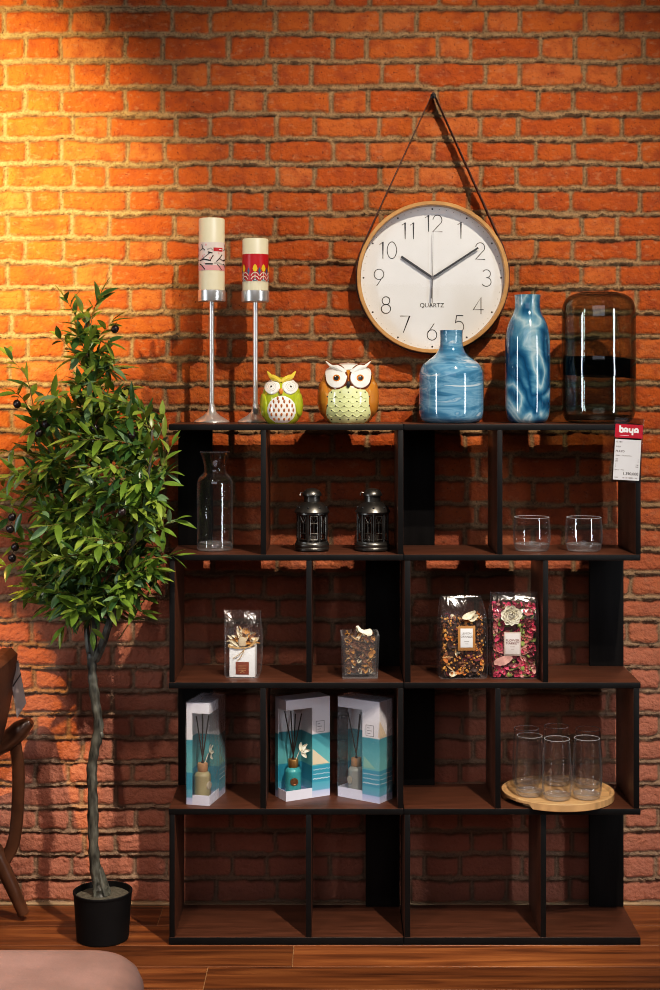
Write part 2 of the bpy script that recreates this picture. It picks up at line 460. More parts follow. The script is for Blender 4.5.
# ================================================================== CLOCK
M_wood = mat('pale_bent_wood', (.55, .3, .11), .42, var=.18, scale=10, stretch=(2, 14, 2))
def clock():
    Yf = -.072
    cx, cz = PX(433, Yf), PZ(277, Yf); R = 76.2 * MPP(Yf); yb = -.019
    root = thing('wall_clock', 'round wooden-rimmed wall clock with white dial hanging on a leather strap', 'clock', (cx, yb, cz))
    D = Yf - yb
    ri = R - .0105
    mb = MB()
    prof = [(R - .002, 0), (R, -.002), (R, D + .002), (R - .0015, D), (ri + .001, D), (ri, D + .001), (ri - .0005, -.012), (ri - .0005, 0), (R - .002, 0)]
    n = 96; vs = []; fs = []
    for r, y in prof:
        for k in range(n):
            a = 2 * PI * k / n; vs.append((r * math.cos(a), y, r * math.sin(a)))
    for i in range(len(prof) - 1):
        for k in range(n): fs.append((i * n + k, i * n + (k + 1) % n, (i + 1) * n + (k + 1) % n, (i + 1) * n + k))
    mb.add(vs, fs); mb.build('rim', M_wood, root)
    yd = D + .031
    mb = MB(); vs = []; fs = []
    rd = ri - .001
    for y in (-.004, yd):
        for k in range(n): a = 2 * PI * k / n; vs.append((rd * math.cos(a), y, rd * math.sin(a)))
    fs = [tuple(range(n)), tuple(range(n, 2 * n))] + [(k, (k + 1) % n, n + (k + 1) % n, n + k) for k in range(n)]
    mb.add(vs, fs); dial = mb.build('dial', mat('white_dial', (.86, .84, .81), .5, var=.02), root)
    s = MPP(Yf); fn = lambda y: (lambda u, v: (u, y, v))
    DG = {'0': [arc(.3, .5, .28, .5, 90, 450, 28)], '1': [[(.06, .84), (.26, 1), (.26, 0)]],
          '2': [arc(.3, .71, .27, .29, 175, -35, 16) + [(.02, 0), (.6, 0)]],
          '3': [arc(.28, .76, .24, .24, 150, -90, 14), arc(.28, .265, .28, .265, 90, -155, 16)],
          '4': [[(.46, 0), (.46, 1), (0, .27), (.62, .27)]],
          '5': [[(.54, 1), (.14, 1), (.07, .54)], arc(.28, .33, .29, .33, 138, -150, 16)],
          '6': [arc(.3, .31, .29, .31, 90, 450, 24), [(.44, 1), (.07, .46)]],
          '7': [[(.0, 1), (.58, 1), (.2, 0)]],
          '8': [arc(.29, .76, .23, .24, 90, 450, 20), arc(.29, .27, .28, .27, 90, 450, 22)],
          '9': [arc(.3, .69, .29, .31, 90, 450, 24), [(.16, 0), (.53, .54)]]}
    pos = {12: (335, 124), 1: (435, 150), 2: (512, 228), 3: (537, 330), 4: (505, 435), 5: (433, 503), 6: (330, 533), 7: (228, 505), 8: (157, 432), 9: (130, 328), 10: (163, 225), 11: (240, 152)}
    H = .0455; f = fn(yd - .0006)
    for nmb, (qx, qy) in pos.items():
        u = (345 + qx / 3.77 - 432.7) * s * 1.006; v = -(190 + qy / 3.77 - 277.3) * s * 1.006
        mb = MB(); t = str(nmb); ws = [.4 if ch == '1' else .62 for ch in t]; tot = sum(ws) + .1 * (len(t) - 1); x = -tot / 2
        for ch, wd in zip(t, ws):
            for st in DG[ch]:
                mb.stroke([(u + (x + p[0]) * H, v + (p[1] - .5) * H) for p in st], .0021, f)
            x += wd + .1
        mb.build('numeral', M_ink, dial, smooth=False, recalc=False)
    rt = 69.3 * s; mb = MB()
    for k in range(60):
        a = 2 * PI * k / 60; rr = .0026 if k % 5 == 0 else .0009
        mb.poly([(rt * math.sin(a) + rr * math.cos(b * PI / 4), rt * math.cos(a) + rr * math.sin(b * PI / 4)) for b in range(8)], f)
    mb.build('minute_marks', M_ink, dial, smooth=False, recalc=False)
    mb = MB(); tv, tf = text_geo('QUARTZ', .0165)
    mb.add([f(-.001 + x, -.0805 + y) for x, y in tv], tf)
    mb.build('lettering', M_ink, dial, smooth=False, recalc=False)
    def hand(name, dx, dy, w, tail, y, m, tw=None):
        ang = math.atan2(dx, dy); Ln = math.hypot(dx, dy); mb = MB()
        T = lambda u, v, yy: (u * math.cos(ang) + v * math.sin(ang), yy, -u * math.sin(ang) + v * math.cos(ang))
        tw = tw or w
        a = [(-w / 2, -tail), (w / 2, -tail), (tw / 2, Ln), (-tw / 2, Ln)]
        vs = [T(*p, y) for p in a] + [T(*p, y - .0012) for p in a]
        mb.add(vs, [(0, 1, 2, 3), (4, 5, 6, 7), (0, 1, 5, 4), (1, 2, 6, 5), (2, 3, 7, 6), (3, 0, 4, 7)])
        return mb, T
    mb, T = hand('h', (401.3 - 432.7) * s, (277.3 - 256) * s, .0062, 0.0, yd - .006, None)
    mb.build('hour_hand', M_ink, root, smooth=False)
    mb, T = hand('m', (478.7 - 432.7) * s, (277.3 - 247.3) * s, .0056, 0.0, yd - .0085, None, .005)
    mb.build('minute_hand', M_ink, root, smooth=False)
    mb, T = hand('s', .6 * s, 46.5 * s, .0018, 26 * s, yd - .011, None, .001)
    a2 = MB(); mb.add(*[(lambda q: (q.v, q.f))(hand('x', -1.2 * s, -21 * s, .0042, 0, yd - .0112, None, .0036)[0])][0])
    mb.tube([(0, yd - .004, 0), (0, yd - .0135, 0)], .0042, 16)
    mb.build('second_hand', M_grey_ink, root, smooth=False)
    mb = MB(); vs = [(0, D + .0015, 0)]; fs = []
    for j in range(1, 6):
        r = ri * j / 5 * .998
        for k in range(64): a = 2 * PI * k / 64; vs.append((r * math.cos(a), D + .0015 + .0035 * (j / 5) ** 2, r * math.sin(a)))
    for k in range(64): fs.append((0, 1 + k, 1 + (k + 1) % 64))
    for j in range(4):
        for k in range(64): fs.append((1 + j * 64 + k, 1 + j * 64 + (k + 1) % 64, 1 + (j + 1) * 64 + (k + 1) % 64, 1 + (j + 1) * 64 + k))
    mb.add(vs, fs); mb.build('cover_glass', glass('clock_glass', (.985, .985, .985), (.9, .9, .9), .03, 1.45), root, recalc=False)
    # strap: loop tangent to the rim and over the hook
    hz = PZ(95, -.03) - cz; hx = PX(433, -.03) - cx
    dist = math.hypot(hx, hz); al = math.acos((R + .001) / dist)
    pth = [(hx - .003, hz)]
    a0 = PI / 2 + al
    for k in range(15): a = a0 + (2 * PI - 2 * al) * k / 14; pth.append(((R + .0014) * math.cos(a), (R + .0014) * math.sin(a)))
    pth += [(hx + .003, hz), (hx, hz + .002), (hx - .003, hz)]
    mb = MB(); vs = []; fs = []
    # resample long straight runs
    P2 = []
    for p, q in zip(pth, pth[1:]):
        k = max(1, int(math.hypot(q[0] - p[0], q[1] - p[1]) / .05))
        for i in range(k): P2.append((lerp(p[0], q[0], i / k), lerp(p[1], q[1], i / k)))
    N_ = len(P2)
    for x, z in P2:
        top = max(0, min(1, (z - .1) / max(hz - .1, .01)))
        wd = .03; yc = lerp(D * .5, -.012, top)
        r_ = math.hypot(x, z) or 1
        for (o_, yy) in ((0, yc - wd / 2), (0, yc + wd / 2), (.0034, yc + wd / 2), (.0034, yc - wd / 2)):
            vs.append((x + o_ * x / r_, yy, z + o_ * z / r_))
    for i in range(N_):
        j = (i + 1) % N_
        for k in range(4): fs.append((i * 4 + k, i * 4 + (k + 1) % 4, j * 4 + (k + 1) % 4, j * 4 + k))
    mb.add(vs, fs); mb.build('leather_strap', mat('brown_leather_strap', (.07, .02, .01), .5, var=.2), root)
    # hook
    hk = thing('wall_hook', 'small dark metal wall hook holding the clock strap', 'hook', (cx + hx, 0, cz + hz - .006))
    mb = MB(); mb.tube([(0, .002, 0), (0, -.05, 0), (0, -.053, .0), (0, -.0545, .005)], .0026, 10)
    mb.build('shank', mat('dark_hook_metal', (.06, .055, .05), .4, metal=.8), hk)
    mb = MB(); mb.lathe([(0, 0), (.007, 0), (.0075, .002), (.005, .004), (0, .0045)], 20); 
    mb.v = [(x, -.046 - z, y + .0) for x, y, z in mb.v]; mb.build('knob', bpy.data.materials['dark_hook_metal'], hk)
clock()

# ================================================================== TOP BOARD
Z0 = ZT[0]
YM = -.19
S_ = MPP(YM)
YH = -.155
def candle_holder(px, cup_w, stem_top, label):
    r = thing('candle_holder', label, 'candle holder', (PX(px, YH), YH, Z0))
    H = PZ(stem_top, YH) - Z0
    mb = MB(); mb.lathe([(0, 0), (.046, 0), (.0475, .002), (.046, .005), (.036, .011), (.022, .019), (.012, .029), (.0085, .042), (.0075, .05), (0, .05)], 40)
    mb.build('foot', M_steel, r)
    mb = MB(); mb.lathe([(0, .049), (.0066, .049), (.0066, H - .001), (0, H - .001)], 24); mb.build('stem', M_steel, r)
    ch = .0285; cr = cup_w
    mb = MB(); mb.lathe([(0, H - .002), (cr - .003, H - .002), (cr - .0008, H - .001), (cr, H + .001), (cr, H + ch - .001), (cr - .001, H + ch), (cr - .002, H + ch), (cr - .002, H + .003), (0, H + .003)], 48)
    mb.build('cup', M_steel, r)
    return H + .0032
M_wax = mat('cream_wax', (.78, .7, .5), .42, var=.04)
def cylmap(R): return lambda u, v: (R * math.sin(u / R), -R * math.cos(u / R), v)
def candle_body(r, R, H):
    mb = MB(); mb.lathe([(0, .0003), (R - .002, .0003), (R, .002), (R, H - .003), (R - .002, H), (R - .006, H - .001), (R - .009, H - .004), (0, H - .005)], 48)
    mb.build('wax', M_wax, r)
    mb = MB(); mb.tube([(0, 0, H - .007), (.001, 0, H), (.002, 0, H + .004)], .001, 6); mb.build('wick', M_ink, r)
def bandgeo(mb, R, z0, z1, m=0, n=48):
    mb.lathe([(R, z0), (R, z1)], n, m=m)
h1 = candle_holder(211.7, .0367, 301, 'tall brushed steel candlestick standing at the left end of the shelf top')
h2 = candle_holder(255.4, .0367, 301.5, 'brushed steel candlestick beside the small green owl, holding the red-banded candle')
R1 = 13.1 * S_
ZO = .0265
H1 = (290.7 - 219) * S_ + ZO
c1 = thing('pillar_candle', 'tall cream pillar candle with a pink band of dark branches', 'candle', (PX(211.7, YH), YH, Z0 + h1))
candle_body(c1, R1, H1)
mb = MB(); cv = lambda x, y: ((x - 162) / 7.33 * S_, (590 - y) / 7.33 * S_ + ZO)
za, zc = cv(0, 452)[1], cv(0, 245)[1]
bandgeo(mb, R1 + .0004, za, zc, 0); bandgeo(mb, R1 + .0007, za, cv(0, 415)[1], 1)
rnd = random.Random(3)
for du in (0, PI * R1 * .68, PI * R1 * 1.34):
    for w_, m_, L_ in ((9, 2, [(60, 380), (110, 370), (165, 382)]), (7, 2, [(158, 382), (182, 340)]), (8, 2, [(62, 402), (90, 415), (118, 446)]), (5, 2, [(95, 368), (130, 345), (165, 318)]), (5, 2, [(70, 305), (100, 290), (88, 258)]), (6, 2, [(100, 290), (120, 305)]),
                       (7, 2, [(205, 388), (230, 365), (258, 335)]), (6, 2, [(230, 365), (262, 378)]), (6, 2, [(212, 408), (235, 430), (252, 448)]), (10, 2, [(120, 405), (178, 406)]), (12, 3, [(190, 400), (225, 398), (264, 410)]), (8, 2, [(142, 318), (176, 326)]), (8, 3, [(135, 300), (165, 290), (178, 305)])):
        pts = []
        for a, b_ in zip(L_, L_[1:]):
            for t in range(5): pts.append(cv(lerp(a[0], b_[0], t / 5), lerp(a[1], b_[1], t / 5)))
        pts.append(cv(*L_[-1])); mb.stroke([(u + du, v) for u, v in pts], w_ / 7.33 * S_, cylmap(R1 + .0011), m_)
    for k in range(10):
        uu, vv_ = cv(rnd.uniform(70, 255), rnd.uniform(260, 400)); rr = rnd.uniform(.0018, .0035)
        mb.poly([(uu + du + rr * math.cos(t), vv_ + rr * math.sin(t)) for t in [i * PI / 3 for i in range(6)]], cylmap(R1 + .0009), 6)
    rl = [cv(184 + 13 * i, 299) for i in range(7)]; mb.stroke([(u + du, v) for u, v in rl], 27 / 7.33 * S_, cylmap(R1 + .0013), 4)
    rl = [cv(226 + 8 * i, 299) for i in range(4)]; mb.stroke([(u + du, v) for u, v in rl], 7 / 7.33 * S_, cylmap(R1 + .0016), 5)
mb.build('printed_sleeve', [mat('pale_pink_sleeve', (.78, .66, .6), .35), mat('pink_strip', (.75, .36, .36), .4), M_ink, mat('grey_petal', (.45, .42, .38), .5), mat('red_sticker', (.5, .02, .03), .4), M_white, mat('blush_petal', (.75, .42, .4), .5)], c1, recalc=False)
H2 = (290.7 - 239) * S_ + ZO
c2 = thing('pillar_candle', 'shorter cream pillar candle with a red band and yellow tulip print', 'candle', (PX(255.4, YH), YH, Z0 + h2))
candle_body(c2, R1, H2)
mb = MB(); zt = (590 - 327) / 7.33 * S_ + ZO; z0_ = (590 - 528) / 7.33 * S_ + ZO
bandgeo(mb, R1 + .0004, z0_, zt, 0)
nt_ = 9; per = 2 * PI * R1 / nt_
for k in range(nt_):
    u = k * per + .001; C = lambda d: cylmap(R1 + d)
    mb.poly([(u, z0_ + .0455), (u - .0045, z0_ + .040), (u - .0068, z0_ + .033), (u - .0045, z0_ + .027), (u, z0_ + .0245), (u + .0045, z0_ + .027), (u + .0068, z0_ + .033), (u + .0045, z0_ + .040)], C(.0018), 2)
    uh = u + per / 2
    mb.poly([(uh, z0_ + .037), (uh - .0038, z0_ + .028), (uh, z0_ + .017), (uh + .0038, z0_ + .028)], C(.0010), 3)
    for j, mm in enumerate((4, 0, 4, 0, 4)):
        zz = z0_ + .0205 - j * .0048
        mb.stroke([(u - per * .46, zz - .006), (u - per / 4, zz + .0005), (u, zz + .003), (u + per / 4, zz + .0005), (u + per * .46, zz - .006)], .0024, C(.0009 + .0001 * j), mm)
    mb.poly([(u - per * .3, z0_ + .0002), (u, z0_ + .011), (u + per * .3, z0_ + .0002)], C(.0016), 5 if k % 2 else 3)
    mb.poly([(uh - per * .2, z0_ + .0002), (uh, z0_ + .006), (uh + per * .2, z0_ + .0002)], C(.0016), 1)
    mb.stroke([(u, z0_ + .002), (u, z0_ + .012), (u, z0_ + .025)], .0014, C(.0019), 4)
mb.build('printed_sleeve', [mat('red_sleeve', (.5, .012, .02), .35), mat('rust_strip', (.5, .1, .04), .4), mat('yellow_print', (.8, .52, .02), .4), mat('navy_print', (.04, .1, .18), .4), mat('cream_print', (.8, .72, .6), .4), mat('teal_print', (.02, .2, .24), .4)], c2, recalc=False)

# ---------------- owls
def owl_patch(mb, Rf, cx, cz, rx, rz, off, m=0, nr=6, ns=28, shape=None, flat=1.0, dome=0.0):
    vs = []; fs = []
    for j in range(nr + 1):
        t = j / nr
        for k in range(ns):
            a = 2 * PI * k / ns; q = shape(a) if shape else 1
            x = cx + rx * t * math.cos(a) * q; z = cz + rz * t * math.sin(a) * q
            z = max(z, .0012); R = Rf(z); xx = max(-.985 * R, min(.985 * R, x))
            o_ = off + dome * (1 - t * t) if j < nr else -.001
            y = -math.sqrt(max(R * R - xx * xx, 1e-8)); n_ = Vector((xx, y, 0)).normalized()
            vs.append((xx + n_.x * o_, (y + n_.y * o_) * flat, z))
    for j in range(nr):
        for k in range(ns):
            k2 = (k + 1) % ns; fs.append((j * ns + k, j * ns + k2, (j + 1) * ns + k2, (j + 1) * ns + k))
    mb.add(vs, fs, m)
def owl_dot(mb, Rf, x, z, r, off, m, sz=1.0, nu=8, nv=6, flat=1.0):
    R = Rf(z); x = max(-.97 * R, min(.97 * R, x)); y = -math.sqrt(max(R * R - x * x, 1e-8)); n_ = Vector((x, y, 0)).normalized()
    mb.ball((x + n_.x * off, (y + n_.y * off) * flat, z), r, nu, nv, m, sc=(1, .6, sz))
gl = dict(rough=.12, coat=.6, var=.08)
# green owl
go = thing('owl_figurine', 'small green ceramic owl with a pierced white belly', 'figurine', (PX(281.6, -.235), -.235, Z0))
tabg = [(0, 13.5), (3, 16.5), (9, 19.4), (17, 20.4), (25, 19.9), (33, 18.2), (39, 15), (43, 10.5), (45.3, 5), (46, 0)]
Rg = lambda z: interp(tabg, z / S_) * S_
M_green = mat('green_glaze', (.36, .42, .03), **gl); M_ygreen = mat('yellow_green_glaze', (.68, .5, .07), **gl); M_wglaze = mat('white_glaze', (.82, .78, .7), **gl)
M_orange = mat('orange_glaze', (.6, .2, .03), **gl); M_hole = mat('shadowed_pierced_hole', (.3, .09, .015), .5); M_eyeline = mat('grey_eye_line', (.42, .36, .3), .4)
mb = MB(); mb.lathe([(0, 0)] + [(Rg(z * S_), z * S_) for z in (0.01, 1.5, 3, 6, 9, 13, 17, 21, 25, 29, 33, 36, 39, 41, 43, 44.3, 45.3)] + [(0, 46 * S_)], 40); mb.build('body', M_green, go)
mb = MB(); owl_patch(mb, Rg, .6 * S_, 13.4 * S_, 15.2 * S_, 15 * S_, .0016); bel = mb.build('belly', M_wglaze, go)
mb = MB()
for row, (zz, xs_) in enumerate([(5, (-7, -2.5, 2.5, 7)), (9.3, (-9.5, -5, 0, 5, 9.5)), (13.6, (-11, -7, -2.5, 2.5, 7, 11)), (17.8, (-10, -5.2, 0, 5.2, 10)), (21.8, (-7.5, -2.6, 2.6, 7.5)), (25, (-3.5, 1.5))]):
    for x in xs_: owl_dot(mb, Rg, (x + .6) * S_, zz * S_, 1.15 * S_, .0012, 0, 1.7)
mb.build('pierced_holes', M_hole, bel)
for sx in (-1, 1):
    mb = MB(); owl_patch(mb, Rg, sx * 8.8 * S_, 36.4 * S_, 8.0 * S_, 8.2 * S_, .003, dome=.0015); e_ = mb.build('eye', M_wglaze, go)
    mb = MB()
    for rr in (2.6, 4.2):
        for k in range(24):
            a = 2 * PI * k / 24; owl_dot(mb, Rg, (sx * 8.6 + rr * math.cos(a)) * S_, (36.4 + rr * math.sin(a)) * S_, .42 * S_, .0041, 0, 1, 5, 4)
    owl_dot(mb, Rg, sx * 8.6 * S_, 36.4 * S_, 1.3 * S_, .0042, 1)
    mb.build('pupil', [M_eyeline, M_ink], e_)
mb = MB(); owl_dot(mb, Rg, 0, 31.7 * S_, 2.2 * S_, .005, 0, 1.5); mb.build('beak', M_orange, go)
for sx in (-1, 1):
    mb = MB(); pts = catmull([(0, -13.5 * S_, 41 * S_), (sx * 5 * S_, -11.5 * S_, 44.2 * S_), (sx * 10 * S_, -7 * S_, 46.2 * S_), (sx * 14 * S_, -4 * S_, 51.5 * S_)], 4)
    nP = len(pts); mb.tube(pts, [lerp(1.9, 3.2, min(1, 2.2 * i / nP)) * S_ * (1 - .85 * max(0, (i / (nP - 1) - .55) / .45)) for i in range(nP)], 10); mb.build('ear_tuft', M_ygreen, go)
    mb = MB(); owl_patch(mb, Rg, sx * 18.5 * S_, 18 * S_, 5 * S_, 13 * S_, .0022, dome=.002); mb.build('wing', M_green, go)
# large owl
YO = -.19
bo = thing('owl_figurine', 'large round ceramic owl with white face, orange wings and dotted green belly', 'figurine', (PX(348.2, YO), YO, Z0))
tabb = [(0, 19.5), (4, 23.5), (11, 27.2), (20, 29), (30, 29), (40, 27.6), (48, 25), (54, 20.5), (58, 14), (59.8, 6), (60.3, 0)]
Rb = lambda z: interp(tabb, z / S_) * S_
M_orw = mat('orange_brown_glaze', (.5, .2, .03), **gl); M_brown = mat('brown_glaze', (.14, .04, .015), **gl); M_pg = mat('pale_green_glaze', (.68, .72, .36), var=.22, scale=14, rough=.12, coat=.6)
mb = MB(); mb.lathe([(0, 0)] + [(Rb(z * S_), z * S_) for z in (.01, 2, 4, 7, 11, 15, 20, 25, 30, 35, 40, 44, 48, 51, 54, 56, 58, 59, 59.8)] + [(0, 60.3 * S_)], 48); mb.build('body', M_orw, bo)
mb = MB(); owl_patch(mb, Rb, 0, 16 * S_, 23.5 * S_, 22 * S_, .0018, nr=8, ns=36, shape=lambda a: 1.0 + .1 * abs(math.sin(2 * a))); bel = mb.build('belly', M_pg, bo)
mb = MB(); f = None
rowz = [4, 8.5, 13, 17.5, 22, 26.5, 31]
for i, zz in enumerate(rowz):
    off = 4 if i % 2 else 0
    for k in range(-3, 4):
        x = (k * 8 + off)
        if abs(x) < 21: owl_dot(mb, Rb, x * S_, zz * S_, .75 * S_, .0022, 0, 1, 6, 5)
mb.build('dots', M_ink, bel)
mb = MB()
for i, zz in enumerate(rowz[1:6]):
    off = 4 if (i + 1) % 2 else 0
    for k in range(-3, 3):
        x0_ = k * 8 + off + 4
        pts = []
        for t in range(9):
            xx = x0_ - 4 + t; z_ = zz - 2.6 * math.sin(PI * t / 8) + 1
            if abs(xx) > 18.5: continue
            R = Rb(z_ * S_); x_ = xx * S_; y_ = -math.sqrt(R * R - x_ * x_); n_ = Vector((x_, y_, 0)).normalized()
            pts.append((x_ + n_.x * .0018, y_ + n_.y * .0018, z_ * S_))
        if len(pts) > 3: mb.tube(pts, .0011, 6)
mb.build('scalloped_feathers', M_pg, bel)
for sx in (-1, 1):
    shp = lambda a, sx=sx: 1.0 + .42 * max(0, math.cos(a - (PI / 2 - sx * .62))) ** 6
    mb = MB(); owl_patch(mb, Rb, sx * 11.6 * S_, 44.5 * S_, 12.2 * S_, 12.6 * S_, .0022, shape=shp, ns=40); eb = mb.build('eye_surround', M_brown, bo)
    mb = MB(); owl_patch(mb, Rb, sx * 11.6 * S_, 44.9 * S_, 11 * S_, 11.2 * S_, .0038, shape=shp, ns=40); ew = mb.build('eye', M_wglaze, bo)
    mb = MB(); owl_patch(mb, Rb, sx * 11 * S_, 45 * S_, 3.9 * S_, 3.9 * S_, .0048, 0); owl_patch(mb, Rb, sx * 11 * S_, 45 * S_, 2.6 * S_, 2.6 * S_, .0056, 1, dome=.001)
    owl_dot(mb, Rb, sx * 11 * S_ - .0015, 46.2 * S_, .6 * S_, .007, 2, 1, 6, 5)
    mb.build('pupil', [M_orange, M_ink, M_wglaze], ew)
    mb = MB()
    pts = catmull([(sx * 3 * S_, -20 * S_, 51 * S_), (sx * 10 * S_, -17 * S_, 56 * S_), (sx * 17 * S_, -11.5 * S_, 58 * S_), (sx * 22.8 * S_, -7.5 * S_, 63 * S_)], 5); nP = len(pts)
    mb.tube(pts, [S_ * (2.6 - 2.2 * max(0, (i / (nP - 1) - .5) * 2)) for i in range(nP)], 10); mb.build('ear_tuft', M_brown, bo)
    mb = MB(); mb.tube([(p[0] * .97, p[1] - 2.2 * S_, p[2] - 1.5 * S_) for p in pts], [S_ * (2.9 - 2.6 * max(0, (i / (nP - 1) - .4) / .6)) for i in range(nP)], 10); mb.build('ear_front', M_wglaze, bo)
    mb = MB(); owl_patch(mb, Rb, sx * 27 * S_, 24 * S_, 8 * S_, 19 * S_, .003, dome=.003); mb.build('wing', M_orw, bo)
mb = MB(); owl_patch(mb, Rb, 0, 57 * S_, 13 * S_, 4.5 * S_, .0025, dome=.001); mb.build('crest', M_wglaze, bo)
mb = MB(); owl_dot(mb, Rb, 0, 38.5 * S_, 2.0 * S_, .006, 0, 1.7); mb.build('beak', M_ink, bo)

# ---------------- vases
def swirl_mat(name, kind):
    m, nt, out = new_mat(name); N, K = nt.nodes, nt.links
    b = N.new('ShaderNodeBsdfPrincipled'); b.inputs['Roughness'].default_value = .09; b.inputs['Coat Weight'].default_value = .6; b.inputs['Coat Roughness'].default_value = .03
    tc = N.new('ShaderNodeTexCoord'); mp = N.new('ShaderNodeMapping'); K.new(tc.outputs['Object'], mp.inputs['Vector'])
    n = N.new('ShaderNodeTexNoise'); r = N.new('ShaderNodeValToRGB'); e = r.color_ramp.elements
    if kind == 'streak':
        mp.inputs['Scale'].default_value = (5, 5, 24); mp.inputs['Rotation'].default_value = (.06, .1, 0)
        n.inputs['Scale'].default_value = 1.5; n.inputs['Detail'].default_value = 6; n.inputs['Distortion'].default_value = .9
        K.new(mp.outputs['Vector'], n.inputs['Vector']); K.new(n.outputs['Fac'], r.inputs['Fac'])
        stops = [(.30, (.025, .10, .19)), (.44, (.06, .19, .31)), (.52, (.16, .32, .44)), (.58, (.08, .23, .36)), (.65, (.46, .55, .6)), (.8, (.2, .36, .47))]
    else:
        mp.inputs['Scale'].default_value = (9, 9, 5.5); mp.inputs['Rotation'].default_value = (0, .5, .3)
        n.inputs['Scale'].default_value = .9; n.inputs['Detail'].default_value = 1.5; n.inputs['Distortion'].default_value = 1.6
        K.new(mp.outputs['Vector'], n.inputs['Vector'])
        ml = N.new('ShaderNodeMath'); ml.operation = 'MULTIPLY'; ml.inputs[1].default_value = 6.5; K.new(n.outputs['Fac'], ml.inputs[0])
        n2 = N.new('ShaderNodeTexNoise'); n2.inputs['Scale'].default_value = 14; n2.inputs['Detail'].default_value = 4; n2.inputs['Distortion'].default_value = 2; K.new(tc.outputs['Object'], n2.inputs['Vector'])
        ad = N.new('ShaderNodeMath'); ad.operation = 'ADD'; K.new(ml.outputs[0], ad.inputs[0]); K.new(n2.outputs['Fac'], ad.inputs[1])
        pp = N.new('ShaderNodeMath'); pp.operation = 'PINGPONG'; pp.inputs[1].default_value = 1.0; K.new(ad.outputs[0], pp.inputs[0]); K.new(pp.outputs[0], r.inputs['Fac'])
        stops = [(.0, (.008, .06, .13)), (.22, (.012, .09, .19)), (.42, (.035, .14, .24)), (.6, (.075, .22, .33)), (.8, (.17, .33, .42)), (.98, (.36, .49, .54))]
    e[0].position = stops[0][0]; e[0].color = rgba(stops[0][1]); e[1].position = stops[-1][0]; e[1].color = rgba(stops[-1][1])
    for p, c in stops[1:-1]: q = e.new(p); q.color = rgba(c)
    K.new(r.outputs['Color'], b.inputs['Base Color']); K.new(b.outputs['BSDF'], out.inputs['Surface']); return m
def smooth_prof(pts, n=5): return [(max(0, v.x), v.y) for v in catmull([(a, b_, 0) for a, b_ in pts], n)]
def vase(px, prof, label, m, Y=YM):
    t = thing('glass_vase', label, 'vase', (PX(px, Y), Y, Z0)); s = MPP(Y)
    out_ = smooth_prof([(r * s, z * s) for r, z in prof])
    inn = [(max(r - .004, .001), z) for r, z in out_[::-1] if z > .006]
    mb = MB(); mb.lathe([(0, 0)] + out_ + inn + [(0, .006)], 56); mb.build('vase_body', m, t, angle=60)
    return t
vase(451.3, [(25, .3), (29.5, 3), (31.8, 8), (32.3, 18), (32.3, 44), (31.5, 52), (28.5, 58.5), (22.5, 63.5), (17, 67.5), (13.5, 72), (11.6, 78), (11.2, 86), (11.6, 92.6)],
     'squat narrow-necked glass vase with horizontal pale blue streaks', swirl_mat('streaked_blue_glass', 'streak'))
vase(527.6, [(16, .3), (19.5, 3), (21.6, 9), (22.5, 20), (22.6, 50), (22.3, 80), (21.2, 92), (18.5, 101), (15, 108), (13, 114), (12.6, 121), (13.1, 128)],
     'tall blue marbled glass bottle vase with a short neck', swirl_mat('marbled_blue_glass', 'swirl'))
t = thing('glass_vase', 'tall smoky grey clear glass vase with a dark band around it', 'vase', (PX(598.6, YM), YM, Z0))
prof = smooth_prof([(27, .3), (31.5, 2), (35, 7), (36.4, 16), (36.7, 40), (36.7, 95), (36.5, 110), (35.4, 118), (32, 124.5), (26, 128.5), (20, 129.6), (18.3, 130)])
out_ = [(r * S_, z * S_) for r, z in prof]; inn = [(max(r - .0035, .001), z - .0008) for r, z in out_[::-1] if z > .008]
mb = MB(); mb.lathe([(0, 0)] + out_ + inn + [(0, .008)], 64); mb.build('vase_body', glass('smoky_glass', (.79, .825, .80), (.15, .19, .2), .03, 1.6), t, angle=60)
mb = MB(); mb.lathe([(17.2 * S_, 129.2 * S_), (18.3 * S_, 130.4 * S_), (19.6 * S_, 130.2 * S_), (20 * S_, 129.4 * S_)], 48); mb.build('mouth_rim', glass('smoky_rim', (.4, .42, .4), (.1, .11, .11), .05, 1.8), t, recalc=False)
mb = MB(); mb.lathe([(0, .0085), (27 * S_, .0085), (31.5 * S_, .0115), (33.4 * S_, 8 * S_)], 48); mb.build('thick_base', glass('smoky_base', (.3, .32, .26), (.08, .09, .08), .05, 1.9), t, recalc=False)
mb = MB(); vs = []; fs = []; n = 64
for j, dz in enumerate((46.5, 49, 62, 65.5)):
    for k in range(n):
        a = 2 * PI * k / n; zz = (dz - 2.0 * math.cos(a) + .8 * math.sin(3 * a)) * S_; r_ = 36.7 * S_ + (.0002 if j in (0, 3) else .0009)
        vs.append((r_ * math.cos(a), r_ * math.sin(a), zz))
for j in range(3):
    for k in range(n): fs.append((j * n + k, j * n + (k + 1) % n, (j + 1) * n + (k + 1) % n, (j + 1) * n + k))
mb.add(vs, fs); mb.build('dark_band', glass('navy_glass_band', (.12, .15, .19), (.04, .05, .07), .05, 1.6), t, recalc=False, label='dark navy glass band')

